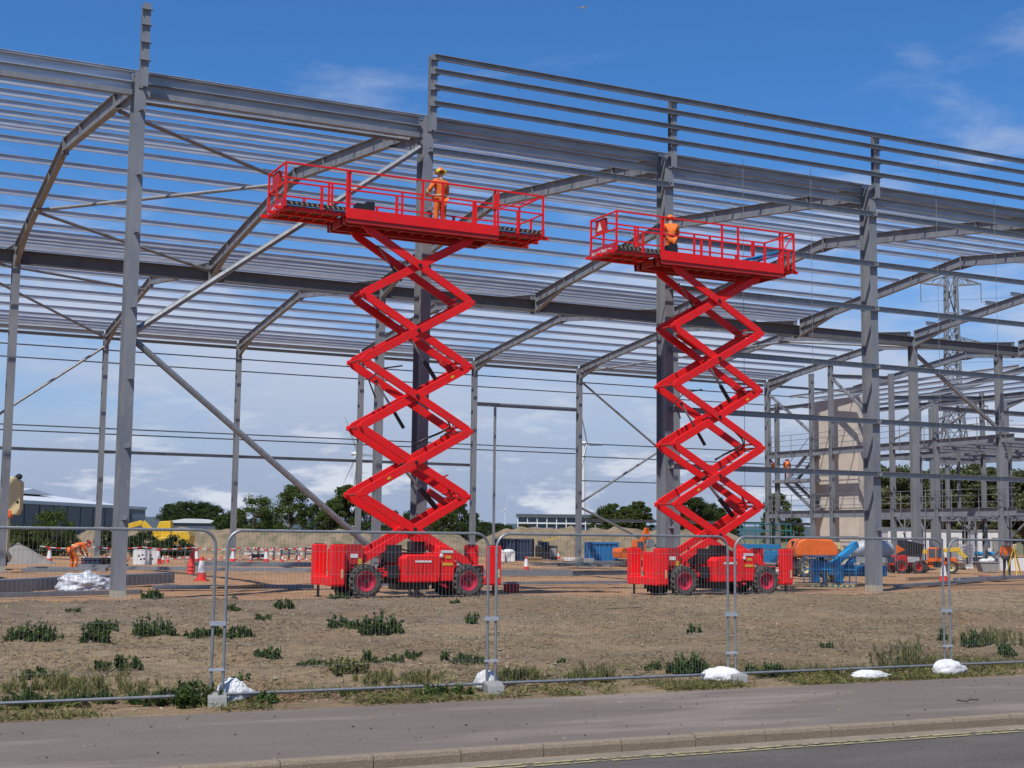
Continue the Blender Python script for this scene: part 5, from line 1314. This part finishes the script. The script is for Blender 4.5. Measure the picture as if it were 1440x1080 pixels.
WD = [(45, 897, 74, 36, 'broad dark weed clump alone on the bank in front of the pale box beam', 0), (133, 908, 36, 34, 'weed clump trailing below its smaller neighbour in front of the corner column', 0), (146, 880, 40, 20, 'smaller weed clump just above a trailing one before the corner column', 0),
      (218, 895, 56, 34, 'dense round weed clump on the bank below the base shadow of the corner column', 0), (276, 887, 36, 18, 'flat weed clump left of the first fence joint', 0), (300, 880, 30, 22, 'weed clump right behind the first fence joint', 0), (337, 884, 34, 22, 'weed clump beside the first fence joint, on the lift side', 0),
      (214, 855, 28, 16, L1, 1), (402, 862, 32, 15, L1, 1), (372, 860, 22, 10, L1, 1), (325, 845, 14, 10, L1, 1), (328, 858, 18, 12, L1, 1), (475, 852, 24, 13, L1, 1), (640, 848, 14, 9, L1, 1), (100, 855, 22, 8, L1, 1),
      (478, 882, 34, 22, 'left lobe of the long weed patch below the first lift', 0), (508, 886, 34, 20, 'middle of the long weed patch below the first lift', 0), (535, 889, 52, 36, 'tallest part of the long weed patch below the first lift', 0),
      (664, 872, 14, 22, 'thin upright weed below the right wheel of the first lift', 0), (374, 935, 34, 22, 'leafy rosette on the middle bank', 0), (656, 929, 52, 23, 'large leafed plant near the second fence joint', 0),
      (488, 948, 50, 26, 'yellowish weeds low on the bank behind the fence', 2), (520, 930, 20, 20, 'small weed on the middle bank', 1), (570, 925, 22, 10, 'small weed on the middle bank', 1), (583, 926, 20, 14, 'small weed on the middle bank', 1), (622, 930, 14, 20, 'small weed on the middle bank', 1),
      (975, 890, 18, 14, 'lone small weed on bare earth below the second lift', 0), (918, 942, 30, 15, 'flat weed clump left of the long sandbag', 0), (968, 948, 62, 30, 'broad weed clump beside the long sandbag', 0), (787, 933, 12, 10, 'tiny weed low on the bare tan earth', 0),
      (1327, 900, 11, 24, 'narrow pointed weed left of the last fence joint', 0), (1373, 912, 44, 24, 'dark weed clump right of the last fence joint', 0), (48, 961, 36, 20, 'weed clump low on the bank in dry grass', 0), (340, 958, 24, 16, 'weed clump just behind the first sandbag', 0),
      (1085, 948, 60, 22, 'dark weeds between the long and the flat sandbag', 0), (1165, 952, 18, 10, 'tiny weed beside the flat sandbag', 0), (1415, 925, 26, 20, 'weed clump near the fence panel before the surveyor', 0)]
for i, (x, y, w, h, l, k) in enumerate(WD): weed(x, y, w, h, l, 300+i, 'weed_dry' if k == 2 else 'weed')
for i, (x, y, w, h, l) in enumerate(((1275, 940, 84, 46, 'tall olive grass tuft behind the flat sandbag'), (1395, 944, 90, 30, 'long olive grass right of the last sandbag'), (160, 972, 150, 40, 'yellow green tall grass behind the first fence panel'), (60, 972, 110, 30, 'dry grass at the edge behind the first fence panel'), (1150, 948, 90, 16, 'low dry grass before the flat sandbag'), (830, 955, 70, 22, 'low dry stalks behind the third fence panel'), (730, 955, 60, 18, 'short grass behind the second fence joint'), (560, 962, 120, 18, 'thin grass behind the second fence panel'))):
    weed(x, y, w, h, l, 500+i, 'weed_dry', 1500, 'grass', 'grass tufts along the fence')
for i, (x, y, w, h) in enumerate(((20, 1000, 80, 24), (75, 998, 70, 22), (125, 997, 60, 20), (165, 996, 60, 22), (205, 993, 50, 20), (245, 993, 50, 26), (275, 996, 60, 42), (375, 992, 34, 22), (440, 988, 40, 12), (500, 984, 50, 14), (545, 982, 40, 14), (600, 978, 50, 20), (635, 976, 50, 20))):
    weed(x, y-3, w, h, 'leafy green weeds spilling under the bottom rail of the fence' if i < 7 else 'sparse weeds under the bottom rail between the first two sandbags', 700+i, 'weed', None, 'bush', 'weeds under the fence rail')
# scattered clods, stones, straw: nobody could count them
def scatter(name, n, seed, size, m, vmin, vmax, power=1.0, stone=False, zoff=0.0, umin=-7, umax=27):
    rs = np.random.RandomState(seed); v = vmin+(vmax-vmin)*rs.rand(n)**power; u = umin+(umax-umin)*rs.rand(n)
    z = hgt(u, v); s = size*(.25+rs.rand(n)**3*1.3)
    base = np.array([(1, 0, 0), (-1, 0, 0), (0, 1, 0), (0, -1, 0), (0, 0, .8), (0, 0, -.6)], float)
    V_ = (base[None]*(1+.45*(rs.rand(n, 6, 1)-.5)))*s[:, None, None]
    a = rs.rand(n)*6.28; ca, sa = np.cos(a)[:, None], np.sin(a)[:, None]
    X = V_[:, :, 0]*ca-V_[:, :, 1]*sa; Y = V_[:, :, 0]*sa+V_[:, :, 1]*ca
    P = np.stack([X+u[:, None], Y+v[:, None], V_[:, :, 2]+(z+s*.15+zoff)[:, None]], 2).reshape(-1, 3)
    f = np.array([(0, 2, 4), (2, 1, 4), (1, 3, 4), (3, 0, 4), (2, 0, 5), (1, 2, 5), (3, 1, 5), (0, 3, 5)])
    fa = (f[None]+(np.arange(n)*6)[:, None, None]).reshape(-1, 3)
    me_ = bpy.data.meshes.new(name); me_.from_pydata(P.tolist(), [], fa.tolist())
    return tag(obj(name, me_, m), kind='stuff')
scatter('soil_clods', 14000, 11, .032, 'clod', -18.8, -1.6)
scatter('stones', 1500, 12, .02, 'stone', -18.6, 6)
scatter('verge_litter', 1600, 13, .016, 'clod', -19.5, -18.9, umin=-8, umax=14, zoff=.0)
rs = np.random.RandomState(5)
n = 300; u = rs.uniform(-7, 13, n); v = rs.uniform(KV, -19.2, n)
P = leaf_mesh('grit', np.stack([u, v, np.full(n, -.392)], 1), rs.normal(size=(n, 3))*np.array([1, 1, .1]), .022, 3)
tag(obj('pavement_grit', P, 'clod'), kind='stuff')
def blades(name, n, seed, m, vr, ur, hh, dens=None):
    rs = np.random.RandomState(seed); u = rs.uniform(*ur, n); v = vr[0]+(vr[1]-vr[0])*rs.rand(n)**1.6
    keep = (N2(u*.9, v*.9)+N3(u*2.7, v*2.7)*.6+rs.rand(n)*.5) > .22; u, v = u[keep], v[keep]; n = len(u)
    up_ = .8 if dens is None else dens
    C = np.stack([u, v, hgt(u, v)+hh*.35*min(1, up_+.15)], 1); A = np.stack([rs.normal(size=n)*.9, rs.normal(size=n)*.9, np.full(n, up_)*rs.rand(n)*1.6], 1)
    tag(obj(name, leaf_mesh(name, C, A, hh*.12, seed, 8.0), m), kind='stuff')
blades('dry_grass', 42000, 21, 'straw', (-18.9, -9), (-7, 20), .09)
blades('straw_litter', 90000, 24, 'straw', (-18.9, -4.2), (-7, 26), .10, .12)
blades('verge_grass', 14000, 22, 'weed_dry', (-19.0, -16.8), (-7, 14), .12)
blades('green_shoots', 5000, 23, 'weed', (-19.02, -17.6), (-7, 14), .11)
# stick on the pavement, branch on the bank
for px, py, L_, lab, zz in ((1362, 988, .32, 'thin dark stick lying on the pavement', -.39), (880, 858, 1.1, 'long dark stick on the bare bank between the lifts', None), (1240, 857, .5, 'pale broken branch on the bank by the bare column', None)):
    g = PZ(px, py, zz) if zz else ground_hit(px, py); rd = random.Random(px)
    pts = [(L_*(k/5-.5), rd.uniform(-.03, .03), .02+rd.uniform(0, .02)) for k in range(6)]
    o = MB().path(pts, .012, 5).build('stick', 'wood' if px == 1240 else 'bark'); o.location = g; o.rotation_euler = (0, 0, .25 if px == 880 else -.2); tag(o, lab, 'stick')

# ------------------------------------------------------------------ far buildings, turbines, pylon
def hgt_m(py, depth): return 1.69+(753-py)*depth/F
a, b_ = GD(-70, 245), GD(203, 330); d = b_-a; Ln = d.length; ang = math.atan2(d.y, d.x)
sh = thing('industrial_shed', 'long dark grey industrial shed with white roof edge', 'building', a, ang); sh.scale = (1, 1, .86)
MB().box((Ln/2, 20, 4.0), (Ln, 40, 8.0)).build('wall', 'clad', sh)
MB().box((Ln/2, -.15, 8.35), (Ln*1.0, .4, .75)).build('fascia', 'roof', sh)
MB().box((Ln/2, 20.2, 8.5), (Ln+.6, 40.4, .5)).build('roof', 'roof_grey', sh)
MB().add([(-1, -.4, 8.78), (Ln*.86, -.4, 8.78), (Ln*.86, 20, 11.6), (-1, 20, 11.6)], [(0, 1, 2, 3)]).build('roof_slope', 'roof', sh)
MB().prism([(Ln*.50, 11.0), (Ln*.74, 11.0), (Ln*.62, 12.4)], 1, 12, 38).build('roof_gable', 'roof', sh)
MB().box((Ln-4.2, -.12, 3.4), (7.6, .25, 6.8)).build('end_bay', 'clad_light', sh)
for k in range(12): MB().box((2+k*(Ln-12)/12, -.06, 4), (.12, .12, 7.8)).build('cladding_rib', 'clad', sh)
for k in range(3): MB().box((Ln-7+k*2.1, -.28, 5.0), (1.1, .06, .9)).build('window', 'glass', sh)
for px, dp, wp, py, lab in ((268, 230, 86, 735, 'low distant shed with pale roof beyond the excavator'), (385, 200, 20, 738, 'tiny pale gabled roof among the trees'), (535, 215, 40, 735, 'low pale shed roof behind the tree belt')):
    w = wp*dp/F; h = hgt_m(py, dp); t = thing('low_shed', lab, 'building', GD(px, dp), FACE)
    MB().box((0, 4, h/2-.3), (w, 8, h-.6)).build('wall', 'clad', t); MB().prism([(-w/2-.3, h-.6), (w/2+.3, h-.6), (w*.1, h+.1), (-w*.1, h+.1)], 1, -.3, 8.3).build('roof', 'roof', t)
gp = GD(728, 330); gq = GD(905, 330); w = (gq-gp).length; hb_, ht_ = hgt_m(746, 330), hgt_m(722, 330)
gb = thing('glass_building', 'distant two storey glazed building with white columns on the bank', 'building', gp, math.atan2((gq-gp).y, (gq-gp).x))
MB().box((w/2, 6, hb_/2), (w, 12, hb_)).build('plinth', 'berm', gb)
MB().box((w/2, 6, ht_-.25), (w+.8, 13, .55)).build('roof', 'clad', gb); mid = (hb_+ht_)/2-.1
MB().box((w/2, .1, mid), (w, .3, .35)).build('floor_band', 'white', gb); MB().box((w/2, .1, ht_-.65), (w, .3, .25)).build('floor_band', 'white', gb)
MB().box((w/2, 6.2, (hb_+ht_)/2), (w-.4, 11, ht_-hb_-.6)).build('core', 'clad', gb)
nb = 13
for k in range(nb+1): MB().box((w*k/nb, .05, (hb_+ht_)/2), (.22, .3, ht_-hb_-.5)).build('column', 'white', gb)
for k in range(nb):
    for z0_, z1_ in ((hb_+.1, mid-.2), (mid+.2, ht_-.8)):
        wn = MB().box((w*(k+.5)/nb, .45, (z0_+z1_)/2), (w/nb-.3, .06, z1_-z0_)).build('window', 'glass', gb)
def turbine(px, py, depth, hubh, rot, yaw, label):
    t = thing('wind_turbine', label, 'wind turbine', GD(px, depth), FACE+yaw)
    MB().lathe([(2.1, 0), (1.2, hubh-1)], n=14).build('tower', 'white', t, smooth=True)
    MB().lathe([(.001, -2.5), (1.5, -2.2), (1.9, 0), (1.6, 4.5), (.001, 5)], (0, 0, hubh), axis=1, n=12).build('nacelle', 'white', t, smooth=True)
    for k in range(3):
        M = Matrix.Rotation(rot+2*math.pi*k/3, 3, 'Y'); Lb = hubh*.5
        q = MB().prism([(-.5, 0), (.5, 0), (1.6, Lb*.2), (.9, Lb*.6), (.12, Lb), (-.12, Lb), (-.5, Lb*.5), (-.7, Lb*.2)], 1, -.22, .22)
        q.v = [tuple(Vector((0, -3.0, hubh))+M @ Vector(v)) for v in q.v]; q.build('blade', 'white', t)
turbine(497, 640, 1330, hgt_m(640, 1330), 1.1+2.6, .9, 'white wind turbine showing left of the first lift')
turbine(820, 625, 1150, hgt_m(622, 1150), 1.55, 1.15, 'white wind turbine close beside the back column between the lifts')
turbine(710, 717, 4200, hgt_m(716, 4200), .15, .5, 'tiny far wind turbine on the skyline between the lifts')
D = 235
py_ = thing('electricity_pylon', 'grey lattice electricity pylon beyond the mezzanine frame', 'pylon', GD(1345, D), FACE)
ztop = hgt_m(376, D); zl = [0, 6, 11.5, 16.5, 21, 25, 28.5, 31.8, 35, 38, 40.6, ztop]
def hw(z): return 3.4+(1.15-3.4)*min(1, z/25) if z < 25 else 1.15-.35*(z-25)/(ztop-25)
for i, (za, zb) in enumerate(zip(zl[:-1], zl[1:])):
    q = MB(); A_, B_ = hw(za), hw(zb)
    for sx, sy in ((-1, -1), (1, -1), (1, 1), (-1, 1)): q.bar((sx*A_, sy*A_, za), (sx*B_, sy*B_, zb), .26, .26)
    for (x0, y0), (x1, y1) in (((-1, -1), (1, -1)), ((1, -1), (1, 1)), ((1, 1), (-1, 1)), ((-1, 1), (-1, -1))):
        q.bar((x0*A_, y0*A_, za), (x1*B_, y1*B_, zb), .17, .17); q.bar((x1*A_, y1*A_, za), (x0*B_, y0*B_, zb), .17, .17); q.bar((x0*B_, y0*B_, zb), (x1*B_, y1*B_, zb), .17, .17)
    tag(q.build('lattice_section', 'steel', py_), kind='stuff')
for za, span in ((ztop-1.2, 5.2), (hgt_m(475, D), 7.2), (hgt_m(562, D), 5.8)):
    for sx in (-1, 1):
        q = MB(); A_ = hw(za)
        for sy in (-1, 1):
            q.bar((sx*A_, sy*A_, za-.3), (sx*span, 0, za), .18, .18); q.bar((sx*A_, sy*A_, za+1.3), (sx*span, 0, za), .18, .18)
            for f_ in (.3, .6): q.bar((sx*(A_+(span-A_)*f_), sy*A_*(1-f_), za-.3*(1-f_)), (sx*(A_+(span-A_)*(f_-.2)), sy*A_*(1-f_), za+1.3*(1.2-f_)), .12, .12)
        cr = tag(q.build('cross_arm', 'steel', py_), kind='stuff')
        MB().tube((sx*span, 0, za), (sx*span, 0, za-3.2), .09, 6).build('insulator', 'steel', cr)
        pts = [(sx*span+k*8.0, -k*6.0, za-3.2-6*math.sin(math.pi*min(1, k/20)*.5)) for k in range(14)]
        MB().path(pts, .022, 4).build('conductor', 'black', cr)
# gull
o = thing('gull', 'white gull gliding high in the clear sky', 'bird', GD(820, 120, 0, 12), .6)
o.location = Vector(CP+ray(820, 11)*120)
MB().ell((0, 0, 0), (.24, .07, .07), 8, 6).build('body', 'white', o, smooth=True)
for s in (-1, 1): MB().add([(.10, 0, .02), (-.08, 0, .02), (-.10, s*.32, .12), (.08, s*.32, .13), (-.05, s*.62, .05), (-.10, s*.60, .05)], [(0, 1, 2, 3), (3, 2, 5, 4)]).build('wing', 'white', o)
